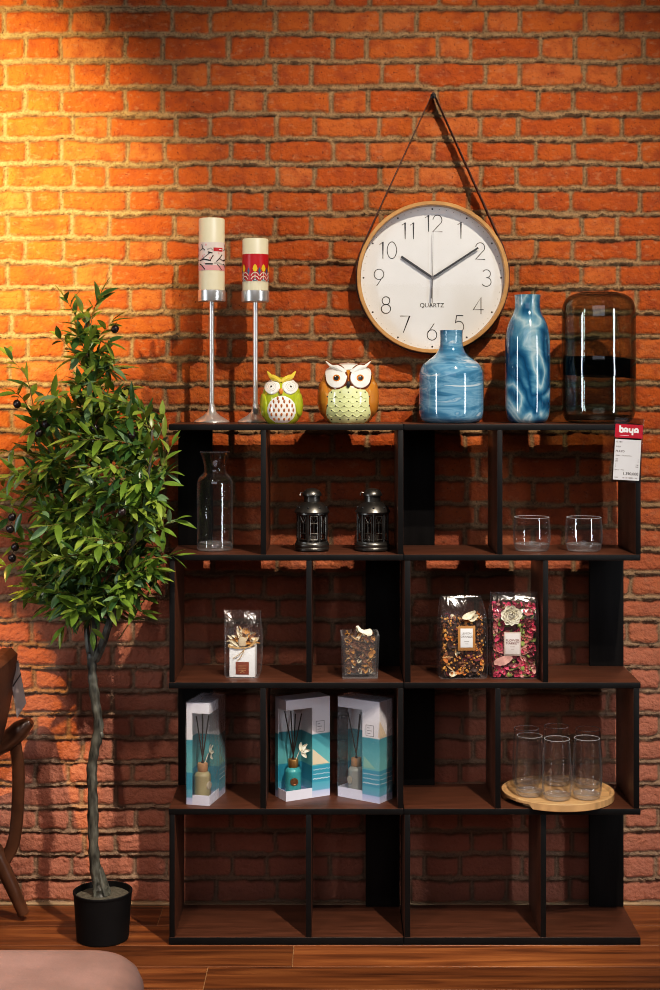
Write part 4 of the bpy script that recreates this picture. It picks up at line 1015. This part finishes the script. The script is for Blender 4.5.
def diffuser_box(origin, ang, label, bcol, bkind, wrap, collar, flower_=True, deco='house', nre=5, seed=1):
    t = thing('reed_diffuser_box', label, 'gift box', (origin[0], origin[1], Z3 + .0004), ang)
    # carton: thin shells with an L-shaped window at the u=0,v=0 corner
    mb = MB(); B = lambda a, b_, c, d, e_, g, m=0: mb.box(a, b_, c, d, e_, g, m=m)
    B(0, BW, 0, BD, 0, TK, 1); B(0, BW, 0, BD, BH - TK, BH, 1)
    B(0, BW, BD - TK, BD, TK, BH - TK); B(BW - TK, BW, 0, BD - TK, TK, BH - TK)
    B(WU, BW - TK, 0, TK, TK, BH - TK); B(0, WU, 0, TK, TK, WZ0, 1); B(0, WU, 0, TK, WZ1, BH - TK)
    B(0, TK, WV, BD - TK, TK, BH - TK); B(0, TK, TK, WV, TK, WZ0, 1); B(0, TK, TK, WV, WZ1, BH - TK)
    fr = mb.build('carton', [M_art, M_pale], t, smooth=False)
    mb = MB(); mb.box(WU, WU + TK, TK, BD - TK, TK, BH - TK); mb.build('inner_wall', M_art, fr, smooth=False)
    mb = MB(); sd = MB(); fF = lambda u, v: (u, -.0006, v); fS = lambda u, v: (BW + .0006, u, v); fL = lambda u, v: (-.0006, u, v)
    # square emblem outline with three lines of small print
    ex = (WU + BW) / 2 - .003; ez = .185
    mb.stroke([(ex - .012, ez - .014), (ex + .012, ez - .014), (ex + .012, ez + .014), (ex - .012, ez + .014), (ex - .012, ez - .014)], .0011, fF, 0)
    for i, (a, b_) in enumerate(((-.008, .0), (-.008, .006), (-.008, .002))): mb.stroke([(ex + a, ez + .007 - i * .007), (ex + b_, ez + .007 - i * .007)], .0012, fF, 0)
    wv = MB(); rf = MB()
    for k in range(3):
        pts = [(WU + .002 + (BW - WU - .003) * i / 24, .047 + k * .012 + .0026 * abs(math.sin(i * .62 + k))) for i in range(25)]; wv.stroke(pts, .0013 if k else .002, fF)
        pts = [(.003 + (BD - .006) * i / 16, .047 + k * .012 + .0026 * abs(math.sin(i * .62 + k))) for i in range(17)]; sd.stroke(pts, .0013, fS, 0)
    emb = mb; mb = MB()
    if deco == 'house':
        mb.poly([(BW, .212), (BW, .17), (BW - .004, .17)], fF, 2); rf.poly([(0, .215), (0, .168), (.034, .168)], fS)
        mb.poly([(WU + .004, .118), (WU + .004, .088), (BW - .012, .088)], fF, 3)
    else:
        mb.poly([(WU + .001, .128), (WU + .001, .086), (BW - .002, .086)], fF, 2)
    sd.build('side_wave_print', M_wave, fr, smooth=False, recalc=False)
    wv.build('wave_print', M_wave, fr, smooth=False, recalc=False)
    if rf.v: rf.build('side_roof_print', M_cream, fr, smooth=False, recalc=False)
    emb.build('emblem', M_grey_ink, fr, smooth=False, recalc=False)
    mb.build('sail_print', [M_grey_ink, M_wave, M_cream, mat('pale_green_print', (.3, .55, .45), .5)], fr, smooth=False, recalc=False)
    mb = MB(); e_ = .0003
    mb.add([(e_, -e_ + .001, WZ0), (WU, -e_ + .001, WZ0), (WU, -e_ + .001, WZ1), (e_, -e_ + .001, WZ1), (e_ + .0005, WV, WZ0), (e_ + .0005, WV, WZ1)], [(0, 1, 2, 3), (0, 3, 5, 4)])
    mb.build('window', M_win, t, smooth=False, recalc=False)
    # bottle
    bx, by = .037, .031; rd = random.Random(seed)
    mb = MB(); mb.lathe([(r, z + .004) for r, z in smooth_prof([(.017, 0), (.0205, .001), (.0215, .006), (.0215, .058), (.0205, .067), (.016, .073), (.0105, .076), (.0095, .083)], 3)] + [(0, .087)], 28, (bx, by, 0))
    bt = mb.build('diffuser_bottle', bcol, t)
    mb = MB(); mb.lathe([(0, .079), (.0125, .079), (.0135, .081), (.0135, .098), (.0125, .1), (.006, .1), (0, .099)], 24, (bx, by, 0)); mb.build('collar', collar, bt)
    mb = MB(); mb.lathe([(0, 0), (.0095, 0), (.0105, .001), (.0098, .0022), (.007, .0026), (.006, .0018), (.003, .0022), (0, .003)], 24)
    dirv = Vector((-.35, -1, 0)).normalized(); dirv.rotate(Matrix.Rotation(-.0, 3, 'Z')) if False else None
    qn = Vector((0, 0, 1)).rotation_difference(dirv)
    mb.v = [tuple(qn @ Vector(p) + Vector((bx, by, .045)) + dirv * .0205) for p in mb.v]; mb.build('medallion', bkind, bt)
    for k in range(nre):
        a = 2 * PI * k / nre + .5 + seed; sp_ = .024
        ex_, ey_ = bx + sp_ * math.cos(a) * 1.0, by + sp_ * .75 * math.sin(a)
        mb = MB(); mb.tube([(bx - .003 * math.cos(a), by - .003 * math.sin(a), .095), (ex_, ey_, .222 + .008 * math.cos(3 * a))], .0017, 6); mb.build('reed', M_reed, bt)
    if flower_:
        mb = MB()
        for k in range(4):
            Rm = Matrix.Rotation(PI / 2, 3, 'X') @ Matrix.Rotation(lerp(-.9, 1.7, k / 3), 3, 'Z')
            petal(mb, Vector((bx + .016, by - .012, .122)) + Rm @ Vector((.011, 0, 0)), .026, .012, Rm, 0, .3)
        mb.tube([(bx + .006, by - .004, .098), (bx + .013, by - .011, .122)], .0012, 6)
        mb.build('dried_flower', bpy.data.materials['cream_flower'], bt)
    if wrap:
        rw = random.Random(seed); g = .0022; mb = MB(); vs = []; fs = []
        lv = [0.0006, .02, .07, .13, .19, .24, BH + .002]
        for z in lv:
            P = rrect(BW + 2 * g, BD + 2 * g, .003, 2); 
            for (x, y) in P:
                j = .0011; vs.append((x + BW / 2 + rw.uniform(-j, j), y + BD / 2 + rw.uniform(-j, j), z + (rw.uniform(-.002, .002) if .01 < z < BH else 0)))
        n = len(P)
        for i in range(len(lv) - 1):
            for k in range(n): fs.append((i * n + k, i * n + (k + 1) % n, (i + 1) * n + (k + 1) % n, (i + 1) * n + k))
        o_ = (len(lv) - 1) * n; cidx = len(vs); vs.append((BW / 2, BD / 2, BH + .005))
        for k in range(n): fs.append((o_ + k, o_ + (k + 1) % n, cidx))
        # crumpled fin of film along the top and end seam
        b0 = len(vs); m_ = 14
        for i in range(m_):
            x = BW * i / (m_ - 1); vs += [(x, BD / 2 + rw.uniform(-.002, .002), BH + .0045), (x + rw.uniform(-.003, .003), BD / 2 + rw.uniform(-.012, .012), BH + rw.uniform(.006, .011))]
        for i in range(m_ - 1): fs.append((b0 + 2 * i, b0 + 2 * i + 2, b0 + 2 * i + 3, b0 + 2 * i + 1))
        b0 = len(vs); m_ = 22
        for i in range(m_):
            z = BH * i / (m_ - 1) + .001; vs += [(BW + g, BD / 2 + rw.uniform(-.001, .001), z), (BW + g + rw.uniform(.004, .012), BD / 2 + rw.uniform(-.006, .012), z)]
        for i in range(m_ - 1): fs.append((b0 + 2 * i, b0 + 2 * i + 2, b0 + 2 * i + 3, b0 + 2 * i + 1))
        mb.add(vs, fs); mb.build('shrink_wrap', glass('shrink_film_%d' % seed, (.96, .96, .96), (.86, .86, .88), .14, 1.45, bump=.45, bscale=40, refl=1.3, haze=.25, haze0=.035), t, recalc=False, angle=40)
    return t
M_bcream = mat('cream_glass_bottle', (.42, .36, .2), .2, coat=.4); M_bteal = mat('teal_glass_bottle', (.06, .36, .38), .15, coat=.5); M_bgrey = mat('grey_glass_bottle', (.4, .4, .36), .2, coat=.4)
M_beige = mat('beige_medallion', (.55, .47, .36), .5); M_gold = mat('gold_collar', (.5, .28, .1), .35, metal=.7)
diffuser_box((PX(209.3, -.287), -.287), math.radians(76), 'teal and white boxed diffuser set with cream bottle standing alone in its bay', M_bcream, M_beige, True, M_cork, True, 'house', 6, 1)
diffuser_box((PX(286, -.247), -.247), math.radians(29), 'teal and white boxed diffuser set with a teal bottle beside the divider', M_bteal, M_med, False, M_gold, True, 'sail', 4, 2)
diffuser_box((PX(338, -.193), -.193), math.radians(-34.6), 'film-wrapped teal and white diffuser box with a grey bottle by side panel', M_bgrey, M_beige, True, M_cork, False, 'house', 3, 3)

# ---- tray with six tall glasses
M_tray = mat('pale_beech', (.55, .34, .16), .45, var=.2, scale=7, stretch=(1.5, 14, 2))
TX, TY, TR = PX(557.6, -.2), -.2, .147
t = thing('serving_tray', 'round pale wooden tray with a cut-out handle under the tall glasses', 'tray', (TX, TY, Z3))
mb = MB(); n = 96
vs = []; fs = []
def cut(a):
    d_ = math.degrees(a) % 360
    return 1.0 if 192 < d_ < 236 else 0.0
prof = []
for k in range(n):
    a = 2 * PI * k / n; c_ = cut(a); zb_ = .0105 if c_ else .0005
    P = [(TR * .72, .0005), (TR - .022, .0005), (TR - .02, zb_), (TR - .003, zb_), (TR, zb_ + .002), (TR, .019), (TR - .0015, .0205), (TR - .008, .0205), (TR - .0105, .018), (TR - .013, .0125), (TR * .5, .0118)]
    for r, z in P: vs.append((r * math.cos(a), r * math.sin(a), z))
m_ = len(P)
for k in range(n):
    k2 = (k + 1) % n
    for i in range(m_ - 1): fs.append((k * m_ + i, k2 * m_ + i, k2 * m_ + i + 1, k * m_ + i + 1))
c0 = len(vs); vs += [(0, 0, .0005), (0, 0, .0118)]
for k in range(n):
    k2 = (k + 1) % n; fs += [(k * m_, c0, k2 * m_), (k * m_ + m_ - 1, k2 * m_ + m_ - 1, c0 + 1)]
mb.add(vs, fs); mb.build('tray_disc', M_tray, t, angle=40)
hp = [(11, .3), (12.8, 1.8), (14, 5), (14.7, 11), (14.8, 18), (14.4, 32), (13.6, 46), (12.7, 60)]
sH = MPP(-.24)
g0 = glass_cup('highball_glass', 'tall clear glass at the front middle of the wooden tray', 'glass', (PX(557, -.262), -.262, Z3 + .0121), hp, 5.5, sH, (10.5, 12.3, 13.4), 'tall glasses on the wooden tray')
for px_, Y_, lab in ((529.6, -.226, 'tall clear glass at the front left of the tray beside the handle cut-out'), (587, -.254, 'tall clear glass at the front right of the wooden tray'),
                     (526.5, -.143, 'tall clear glass at the back left of the tray, nearest the divider'), (556.5, -.118, 'tall clear glass at the back middle of the tray, behind the front middle glass'), (588, -.15, 'tall clear glass at the back right of the tray, nearest the side panel')):
    dup(g0, (PX(px_, Y_), Y_, Z3 + .0121), lab)

# ================================================================== OLIVE TREE
def olive_tree():
    Yt = -.262; bx = PX(102.7, Yt)
    t = thing('potted_olive_tree', 'artificial olive tree with bare trunk in a black pot beside the shelf', 'potted tree', (bx, Yt, 0))
    O = Vector((bx, Yt, 0)); sY = MPP(Yt)
    Q = lambda px, py, dy=0.0: PP(px, py, Yt + dy) - O
    M_pot = mat('black_plastic_pot', (.006, .006, .0065), .6, var=.2, bump=.1, spec=.3)
    mb = MB(); mb.lathe([(0, 0), (.064, 0), (.067, .003), (.0745, .118), (.0762, .119), (.0765, .123), (.0745, .1245), (.0715, .1235), (.0705, .1), (0, .1)], 56); mb.build('pot', M_pot, t)
    mb = MB(); rd = random.Random(9)
    pr = [(0, .1135), (.02, .1135), (.04, .1125), (.058, .1115), (.0705, .110)]; mb.lathe(pr, 40); mb.v = [(x, y, z + rd.uniform(-.0012, .0012)) for x, y, z in mb.v]
    mb.build('soil', mat('grey_soil', (.11, .1, .075), .9, var=.4, scale=120, bump=.8, bscale=200), t)
    M_bark = mat('grey_green_bark', (.095, .095, .078), .45, var=.85, scale=75, stretch=(1, 1, .3), bump=1.0, bscale=110)
    trunk = [(101, 896), (99.5, 886), (96, 873), (93.6, 847), (93, 820), (92.7, 793), (91.8, 770), (94.5, 750), (98.6, 727), (95.5, 703), (92.7, 680), (91.7, 662), (92, 652)]
    P = catmull([Q(*p) for p in trunk], 5); n = len(P)
    rad = []
    for i, p in enumerate(P):
        r = lerp(5.6, 4.6, i / n) if i > 9 else lerp(9.5, 5.8, (i / 9) ** .7)
        rad.append(r * sY * (1 + .1 * math.sin(i * 1.9) + .06 * math.sin(i * .7)))
    mb = MB(); mb.tube(P, rad, 14); 
    for a in (0.4, 2.2, 4.1, 5.3):      # root flare ridges
        mb.tube([Q(98, 868) + Vector((.008 * math.cos(a), .008 * math.sin(a), 0)), Q(99.5, 882) + Vector((.014 * math.cos(a), .014 * math.sin(a), 0)), Q(101, 894) + Vector((.024 * math.cos(a), .024 * math.sin(a), 0))], [.004, .007, .004], 8)
    for (px_, py_) in ((97, 727), (99, 735), (91, 693)): mb.ball(Q(px_ + 2, py_, -.004), .009, 8, 6, sc=(.8, .8, 1.2))
    mb.build('trunk', M_bark, t)
    br = {
        'a': ([(91, 658, 0), (88, 645, .01), (86, 620, .02), (83, 580, .03), (74, 530, .03), (60, 480, .02), (46, 440, 0), (33, 405, -.02)], 3.4),
        'b': ([(92.5, 660, 0), (93.6, 630, -.01), (92.5, 605, -.01), (96, 570, 0), (98, 520, .01), (95, 460, 0), (91, 400, 0), (88, 350, -.01), (86, 322, -.01)], 3.9),
        'c': ([(95, 660, 0), (101, 648, -.01), (107, 630, -.02), (110, 617, -.02), (106.5, 601, -.02), (110, 587, -.03), (120, 575, -.05), (132, 545, -.07), (143, 505, -.08), (150, 465, -.08), (152, 430, -.07)], 4.4),
        'd': ([(110, 619, -.02), (117, 608, -.03), (119, 596, -.03), (124, 560, .0), (140, 520, .04), (152, 490, .06)], 2.8)}
    paths = {}
    for k, (pts, r0) in br.items():
        Pk = catmull([Q(*p) for p in pts], 4); paths[k] = Pk; m_ = len(Pk)
        mb = MB(); mb.tube(Pk, [lerp(r0, .9, i / m_) * sY for i in range(m_)], 9); mb.build('branch', M_bark, t)
    # twigs + leaves
    M_leaf = []
    for nm, c, rg in (('olive_leaf_mid', (.16, .26, .04), .32), ('olive_leaf_light', (.29, .385, .07), .32), ('olive_leaf_dark', (.07, .155, .045), .3), ('olive_leaf_grey', (.22, .35, .18), .3)):
        M_leaf.append(mat(nm, c, rg, var=.3, scale=25, trans=.22))
    M_twig = mat('green_brown_twig', (.2, .15, .045), .6, var=.3)
    tw = MB(); lf = MB(); rd = random.Random(17)
    def leaf(base, d, up, L, W, m):
        d = d.normalized(); side = d.cross(up); side = side.normalized() if side.length > 1e-4 else d.orthogonal().normalized(); nn = side.cross(d).normalized()
        bend = rd.uniform(-.05, .32); vs = []; fs = []; N_ = 6
        for i in range(N_ + 1):
            q = i / N_; w = W * (math.sin(PI * min(1, q * .97 + .02)) ** .8) * (1.1 - .35 * q); u = L * q; dz = -bend * L * q * q
            c = base + d * u + nn * dz
            vs += [c - side * w / 2 + nn * w * .16, c, c + side * w / 2 + nn * w * .16]
        for i in range(N_):
            for k in range(2): fs.append((i * 3 + k, i * 3 + k + 1, i * 3 + k + 4, i * 3 + k + 3))
        for v in vs:
            if v.x + O.x > XL0 - .008 and v.y + Yt > -.325 and v.z < ZT[0] + .02: return
            if v.y + Yt > -.014: return
        lf.add(vs, fs, m)
    def clampw(p):
        wy = p.y + Yt
        if wy > -.03: p = Vector((p.x, -.03 - Yt, p.z))
        if p.x + O.x > XL0 - .02 and p.y + Yt > -.33 and p.z < ZT[0] + .03: p = Vector((XL0 - .02 - O.x, p.y, p.z))
        return p
    def twig(a, b, sag=.0, nl=14, r=.0016, t0=.18, L0=.046):
        a, b = Vector(a), Vector(b); mid = (a + b) / 2 + Vector((rd.uniform(-.02, .02), rd.uniform(-.02, .02), rd.uniform(.0, .03) - sag))
        Pt = [clampw(p) for p in catmull([a, mid, b], 6)]; m_ = len(Pt)
        tw.tube(Pt, [lerp(r, .0007, i / m_) for i in range(m_)], 5)
        for i in range(nl):
            q = t0 + (1 - t0) * (i + .6) / nl; j = min(m_ - 2, int(q * (m_ - 1))); p = Pt[j].lerp(Pt[j + 1], q * (m_ - 1) - j); d = (Pt[j + 1] - Pt[j]).normalized()
            ph = i * 2.4 + rd.uniform(-.5, .5); o1 = d.orthogonal().normalized(); o2 = d.cross(o1)
            out = o1 * math.cos(ph) + o2 * math.sin(ph)
            dd = (d * rd.uniform(.45, 1.0) + out * rd.uniform(.6, 1.0) + Vector((0, 0, rd.uniform(-.15, .3)))).normalized()
            if p.y + Yt > -.09 and dd.y > 0: dd.y *= -.5
            up = Vector((rd.uniform(-.5, .5), rd.uniform(-.9, .1), 1)).normalized()
            leaf(p, dd, up, L0 * rd.uniform(.7, 1.3), L0 * rd.uniform(.31, .42), rd.choices((0, 1, 2, 3), (5, 3.2, 2.5, 1.5))[0])
        d = (Pt[-1] - Pt[-2]).normalized(); leaf(Pt[-1], d, Vector((0, -.3, 1)), L0 * rd.uniform(.9, 1.3), L0 * .33, rd.choice((0, 1, 1)))
    env = [(300, 76, 104), (330, 62, 114), (355, 62, 120), (380, 30, 132), (400, 24, 146), (430, 12, 160), (460, 8, 172), (500, 2, 176), (540, 0, 176), (570, 2, 168), (595, 24, 160), (615, 50, 140)]
    def bounds(py): return interp([(a, b) for a, b, c in env], py), interp([(a, c) for a, b, c in env], py)
    allp = {k: [(p + O) for p in v] for k, v in paths.items()}
    # ordered sweep of end points over the crown
    ends = []
    for i in range(215):
        py = 318 + (612 - 318) * ((i + rd.random()) / 215) ** .72
        lo, hi = bounds(py); u = rd.random(); u = .5 + (u - .5) * (1.0 if rd.random() < .6 else .7)
        px_ = lerp(lo + 6, hi - 6, u); wdt = (hi - lo) * .5; c = (px_ - (lo + hi) / 2) / max(wdt, 1)
        ymax = .19 * math.sqrt(max(0, 1 - c * c)) * min(1, wdt / 60)
        if py < 400 and rd.random() < .45: continue
        ends.append((px_, py, rd.uniform(-ymax * 1.25, ymax)))
    sk = [p for k in 'abcd' for p in paths[k][6:]]
    for px_, py, dy in ends:
        e_ = Q(px_, py, dy)
        # start: nearest skeleton point that lies lower and further in
        best = min(sk, key=lambda p: (p - e_).length + (3.0 * max(0, p.z - e_.z + .03)) + (.3 if (p - e_).length < .05 else 0))
        s_ = best
        if (e_ - s_).length > .24: s_ = s_.lerp(e_, 1 - .24 / (e_ - s_).length); tw.tube([best, s_], [.002, .0016], 5)
        twig(s_, e_, 0, nl=int(rd.uniform(9, 14)), L0=rd.uniform(.046, .062))
    # silhouette sprigs
    for a, b, nl in (((88, 350), (66, 300), 8), ((88, 350), (100, 296), 9), ((87, 340), (82, 312), 8), ((90, 372), (112, 322), 9), ((90, 380), (60, 338), 7), ((34, 410), (8, 356), 8), ((40, 430), (14, 392), 7), ((48, 455), (6, 452), 7), ((52, 470), (3, 480), 8),
                     ((140, 500), (176, 438), 9), ((146, 480), (168, 418), 8), ((136, 545), (178, 470), 9), ((118, 640), (168, 552), 8), ((120, 600), (176, 516), 9), ((84, 590), (64, 628), 6), ((80, 580), (38, 592), 7), ((110, 600), (142, 612), 6), ((95, 590), (92, 632), 5),
                     ((70, 560), (4, 566), 10), ((60, 520), (4, 520), 10), ((120, 560), (162, 566), 9)):
        dy0 = rd.uniform(-.05, .03)
        twig(Q(a[0], a[1], 0), Q(b[0], b[1], dy0), 0, nl=nl, L0=.05)
    for a, b in (((128, 520), (172, 445)), ((128, 550), (176, 520)), ((126, 575), (174, 556)), ((132, 515), (166, 476))):
        twig(Q(a[0], a[1], -.095), Q(b[0], b[1], -.12), 0, nl=8, L0=.045); tw.tube([Q(a[0] - 25, a[1] + 40, -.02), Q(a[0], a[1], -.095)], .0018, 5)
    tw.build('twigs', M_twig, t)
    lf.build('foliage', M_leaf, t, recalc=False, angle=80, kind='stuff')
    M_ol = mat('dark_olive_fruit', (.022, .013, .014), .28, var=.3)
    for (px_, py_, dy) in ((17, 404, -.05), (39, 433, -.13), (46, 424, -.1), (66, 402, -.08), (12, 517, -.08), (10, 529, -.1), (12, 558, -.09), (15, 547, -.07), (122, 512, -.2), (132, 435, -.13), (126, 392, -.05), (115, 329, -.03), (81, 446, -.17), (95, 428, -.12)):
        mb = MB(); mb.ball(Q(px_, py_, dy), .0102, 12, 9, sc=(1, 1, 1.12), rot=Matrix.Rotation(rd.uniform(-.6, .6), 3, 'Y')); mb.tube([Q(px_, py_, dy) + Vector((0, 0, .009)), Q(px_ + 1.5, py_ - 7, dy + .012)], .0009, 5); mb.build('olive', M_ol, t)
olive_tree()

# ================================================================== ARMCHAIR (its rear corner shows at the left edge)
def armchair():
    Ya = -.135; Yn = -.72
    O = Vector((PX(-60, Ya), (Ya + Yn) / 2, 0))
    t = thing('lounge_armchair', 'brown wooden lounge armchair with leather back at left edge', 'armchair', O)
    M_w = mat('walnut_wood', (.095, .04, .02), .36, var=.35, scale=9, stretch=(2, 2, 2), coat=.2); M_l = mat('brown_leather', (.10, .045, .027), .5, var=.15, scale=12, bump=.3, bscale=90)
    base = lambda px, py: PP(px, py, Ya)
    for Y in (Ya, Yn):
        sh = Vector((0, Y - Ya, 0)) - O
        q = lambda px, py: base(px, py) + sh
        mb = MB(); P = catmull([q(-205, 752), q(-150, 748), (q(-80, 755)), q(-30, 757), q(0, 745), q(13, 736), q(22, 728), q(31, 721)], 5); n = len(P)
        mb.tube(P, [lerp(.021, .028, min(1, i / n * 1.6)) if i < n * .8 else lerp(.028, .010, (i / n - .8) / .2) for i in range(n)], 14, flat=(1.15, .95)); mb.build('armrest', M_w, t)
        mb = MB(); mb.tube(catmull([q(14, 738), q(18, 765), q(18, 800), q(15, 835), q(8, 855), q(-5, 868), q(-30, 872)], 5), .0105, 10, flat=(1.6, .8)); mb.build('rear_post', M_w, t)
        mb = MB(); mb.tube(catmull([q(-22, 828), q(-6, 850), q(8, 878), q(24, 914)], 4), [.026] * 6 + [.024, .022, .021, .02, .019, .018, .0175], 12, flat=(1.0, .9)); mb.v = [(x, y, max(z, .0005)) for x, y, z in mb.v]; mb.build('leg', M_w, t)
        mb = MB(); mb.tube(catmull([q(-190, 752), q(-196, 830), q(-205, 914)], 4), .019, 12); mb.v = [(x, y, max(z, .0005)) for x, y, z in mb.v]; mb.build('leg', M_w, t)
        mb = MB(); mb.tube([q(-198, 838), q(-100, 845), q(-15, 852)], .017, 10); mb.build('side_rail', M_w, t)
    # back and seat cushions span the two side frames
    y0, y1 = Yn + .035 - O.y, Ya - .03 - O.y
    def slab(name, pts, mtl):
        mb = MB(); vs = []
        k = len(pts)
        for y in (y0, y0 + .012, y1 - .012, y1):
            ins = .012 if y in (y0, y1) else 0
            cx = sum(p[0] for p in pts) / k; cz = sum(p[1] for p in pts) / k
            for (px_, py_) in pts:
                p = base(px_ + (cx - px_) * ins * 6, py_ + (cz - py_) * ins * 6) - O; vs.append((p.x, y, p.z))
        fs = [tuple(range(k)), tuple(range(3 * k, 4 * k))]
        for j in range(3):
            for i in range(k): fs.append((j * k + i, j * k + (i + 1) % k, (j + 1) * k + (i + 1) % k, (j + 1) * k + i))
        mb.add(vs, fs); return mb.build(name, mtl, t, angle=50)
    slab('backrest', [(0, 652), (6, 645), (15, 645), (21, 651), (18, 680), (10, 720), (-6, 775), (-22, 815), (-40, 812), (-36, 795), (-22, 740), (-10, 690)], M_l)
    slab('seat', [(-192, 800), (-188, 790), (-110, 794), (-46, 806), (-40, 814), (-44, 836), (-60, 840), (-186, 836), (-193, 828)], M_l)
    # paper tag hung on the backrest
    yt = Ya - .03
    c = [PP(9, 672, yt - .04), PP(17.5, 660, yt + .004), PP(25.5, 703, yt + .004), PP(16.5, 718, yt - .04)]
    o_ = sum(c, Vector()) / 4
    c = [p + Vector((.002, 0, 0)) for p in c]
    tg = thing('hang_tag', 'grey plastic hang tag on the back of the armchair', 'tag', o_)
    mb = MB(); nn = (c[1] - c[0]).cross(c[3] - c[0]).normalized()
    vs = [p - o_ for p in c] + [p - o_ + nn * .0015 for p in c]
    mb.add(vs, [(0, 1, 2, 3), (7, 6, 5, 4), (0, 4, 5, 1), (1, 5, 6, 2), (2, 6, 7, 3), (3, 7, 4, 0)]); mb.build('tag_card', mat('grey_tag', (.5, .42, .4), .35, var=.15), tg, smooth=False)
    mb = MB(); fn = lambda u, v: tuple(lerp(lerp(vs[0], vs[1], u), lerp(vs[3], vs[2], u), v) - nn * .001)
    fn2 = lambda u, v: tuple(lerp(lerp(vs[4], vs[5], u), lerp(vs[7], vs[6], u), v) + nn * .0008)
    for ff in (fn, fn2): mb.poly([(.02, .3), (.98, .3), (.98, .34), (.02, .34)], ff)
    mb.build('tag_stripe', mat('dark_tag_print', (.09, .07, .07), .4), tg, smooth=False, recalc=False)
    mb = MB(); mb.tube(catmull([(c[0] + c[1]) / 2 - o_ + Vector((0, 0, -.004)), PP(13.5, 656, yt - .02) - o_, PP(10, 644.5, yt - .02) - o_], 4), .001, 5); mb.build('string', M_ink, tg)
armchair()

# ================================================================== OTTOMAN (corner at lower left)
def ottoman():
    X1 = -.335; Yf = -1.41; W, D, Zt = .62, .55, .40
    t = thing('leather_ottoman', 'pinkish tan leather ottoman with a rounded corner at lower left', 'ottoman', (X1 - W / 2, Yf - D / 2, 0))
    M_o = mat('tan_pink_leather', (.60, .385, .32), .62, var=.16, scale=9, bump=.35, bscale=120)
    mb = MB(); vs = []; fs = []; lv = [(.13, -.03), (.135, -.012), (.16, 0), (.25, .004), (.34, 0), (.38, -.004), (.400, -.013), (.412, -.027), (.418, -.045), (.4205, -.08), (.422, -.2)]
    for z, ins in lv:
        P = rrect(W + 2 * ins, D + 2 * ins, max(.012, .11 + ins), 8); n = len(P); vs += [(x, y, z) for x, y in P]
    for i in range(len(lv) - 1):
        for k in range(n): fs.append((i * n + k, i * n + (k + 1) % n, (i + 1) * n + (k + 1) % n, (i + 1) * n + k))
    fs += [tuple(range(n))[::-1], tuple(range((len(lv) - 1) * n, len(lv) * n))]
    mb.add(vs, fs); mb.build('cushion', M_o, t, angle=50)
    for sx in (-1, 1):
        for sy in (-1, 1):
            mb = MB(); mb.lathe([(0, 0), (.014, 0), (.016, .004), (.022, .131), (0, .131)], 16, (sx * (W / 2 - .08), sy * (D / 2 - .08), 0)); mb.build('leg', bpy.data.materials['walnut_wood'], t)
ottoman()

# ================================================================== CAMERA
cam = bpy.data.cameras.new('camera'); co = bpy.data.objects.new('camera', cam); COL.objects.link(co)
co.location = (0, CAMY, CAMZ); co.rotation_euler = (PI / 2, 0, 0)
cam.sensor_width = 36; cam.lens = 36 * F / 990
cam.shift_x = -(CXP - 330) / 990; cam.shift_y = -(495 - CYP) / 990
cam.clip_start = .05
sc.camera = co

# ================================================================== LIGHT
def spot(name, loc, target, energy, col, size, blend, radius):
    l = bpy.data.lights.new(name, 'SPOT'); l.energy = energy; l.color = col; l.spot_size = math.radians(size); l.spot_blend = blend; l.shadow_soft_size = radius
    o = bpy.data.objects.new(name, l); COL.objects.link(o); o.location = loc
    d = Vector(target) - Vector(loc); o.rotation_euler = d.to_track_quat('-Z', 'Y').to_euler(); return o
def area(name, loc, target, energy, col, sx, sy):
    l = bpy.data.lights.new(name, 'AREA'); l.shape = 'RECTANGLE'; l.size = sx; l.size_y = sy; l.energy = energy; l.color = col
    o = bpy.data.objects.new(name, l); COL.objects.link(o); o.location = loc
    d = Vector(target) - Vector(loc); o.rotation_euler = d.to_track_quat('-Z', 'Y').to_euler(); return o
spot('key_spot', (1.03, -2.64, 4.1), (.08, 0, 1.05), 440, (1, .86, .69), 43, .75, .03)
spot('lower_key_spot', (.95, -2.5, 3.5), (-.06, -.2, .42), 265, (1, .92, .84), 31, .7, .022)
spot('left_spot', (-1.75, -2.2, 2.7), (-1.14, 0, 1.96), 1250, (1, .75, .31), 35, 1.0, .03)
spot('low_left_spot', (-1.35, -1.5, 2.7), (-.92, 0, .42), 330, (1, .52, .13), 11, .4, .015)
spot('front_fill_spot', (-.8, -2.3, 2.9), (-.6, -1.2, 0), 120, (1, .84, .72), 70, .9, .05)  # unseen lamp added to brighten the ottoman
area('left_window_strip', (-2.5, -1.9, 1.35), (0, -.2, 1.0), 24, (.85, .92, 1), .2, 1.5)
area('right_window_strip', (2.3, -2.2, 1.35), (0, -.2, 1.0), 18, (.9, .94, 1), .2, 1.5)
area('shop_fill', (-.4, -6.0, 3.1), (0, 0, .6), 34, (.94, .92, 1), 4.2, 2.2)
w = bpy.data.worlds.new('world'); sc.world = w; w.use_nodes = True
w.node_tree.nodes['Background'].inputs['Color'].default_value = (.5, .47, .47, 1); w.node_tree.nodes['Background'].inputs['Strength'].default_value = .03

sc.view_settings.view_transform = 'Standard'; sc.view_settings.look = 'None'; sc.view_settings.exposure = 0; sc.view_settings.gamma = 1
vs_ = sc.view_settings; vs_.use_curve_mapping = True
cm = vs_.curve_mapping; cc = cm.curves[3]
for p in ((.02, .0125), (.08, .065), (.25, .25), (.6, .66)): cc.points.new(*p)
cm.update()
sc.cycles.filter_width = 1.05
sc.cycles.transparent_max_bounces = 48; sc.cycles.max_bounces = 10
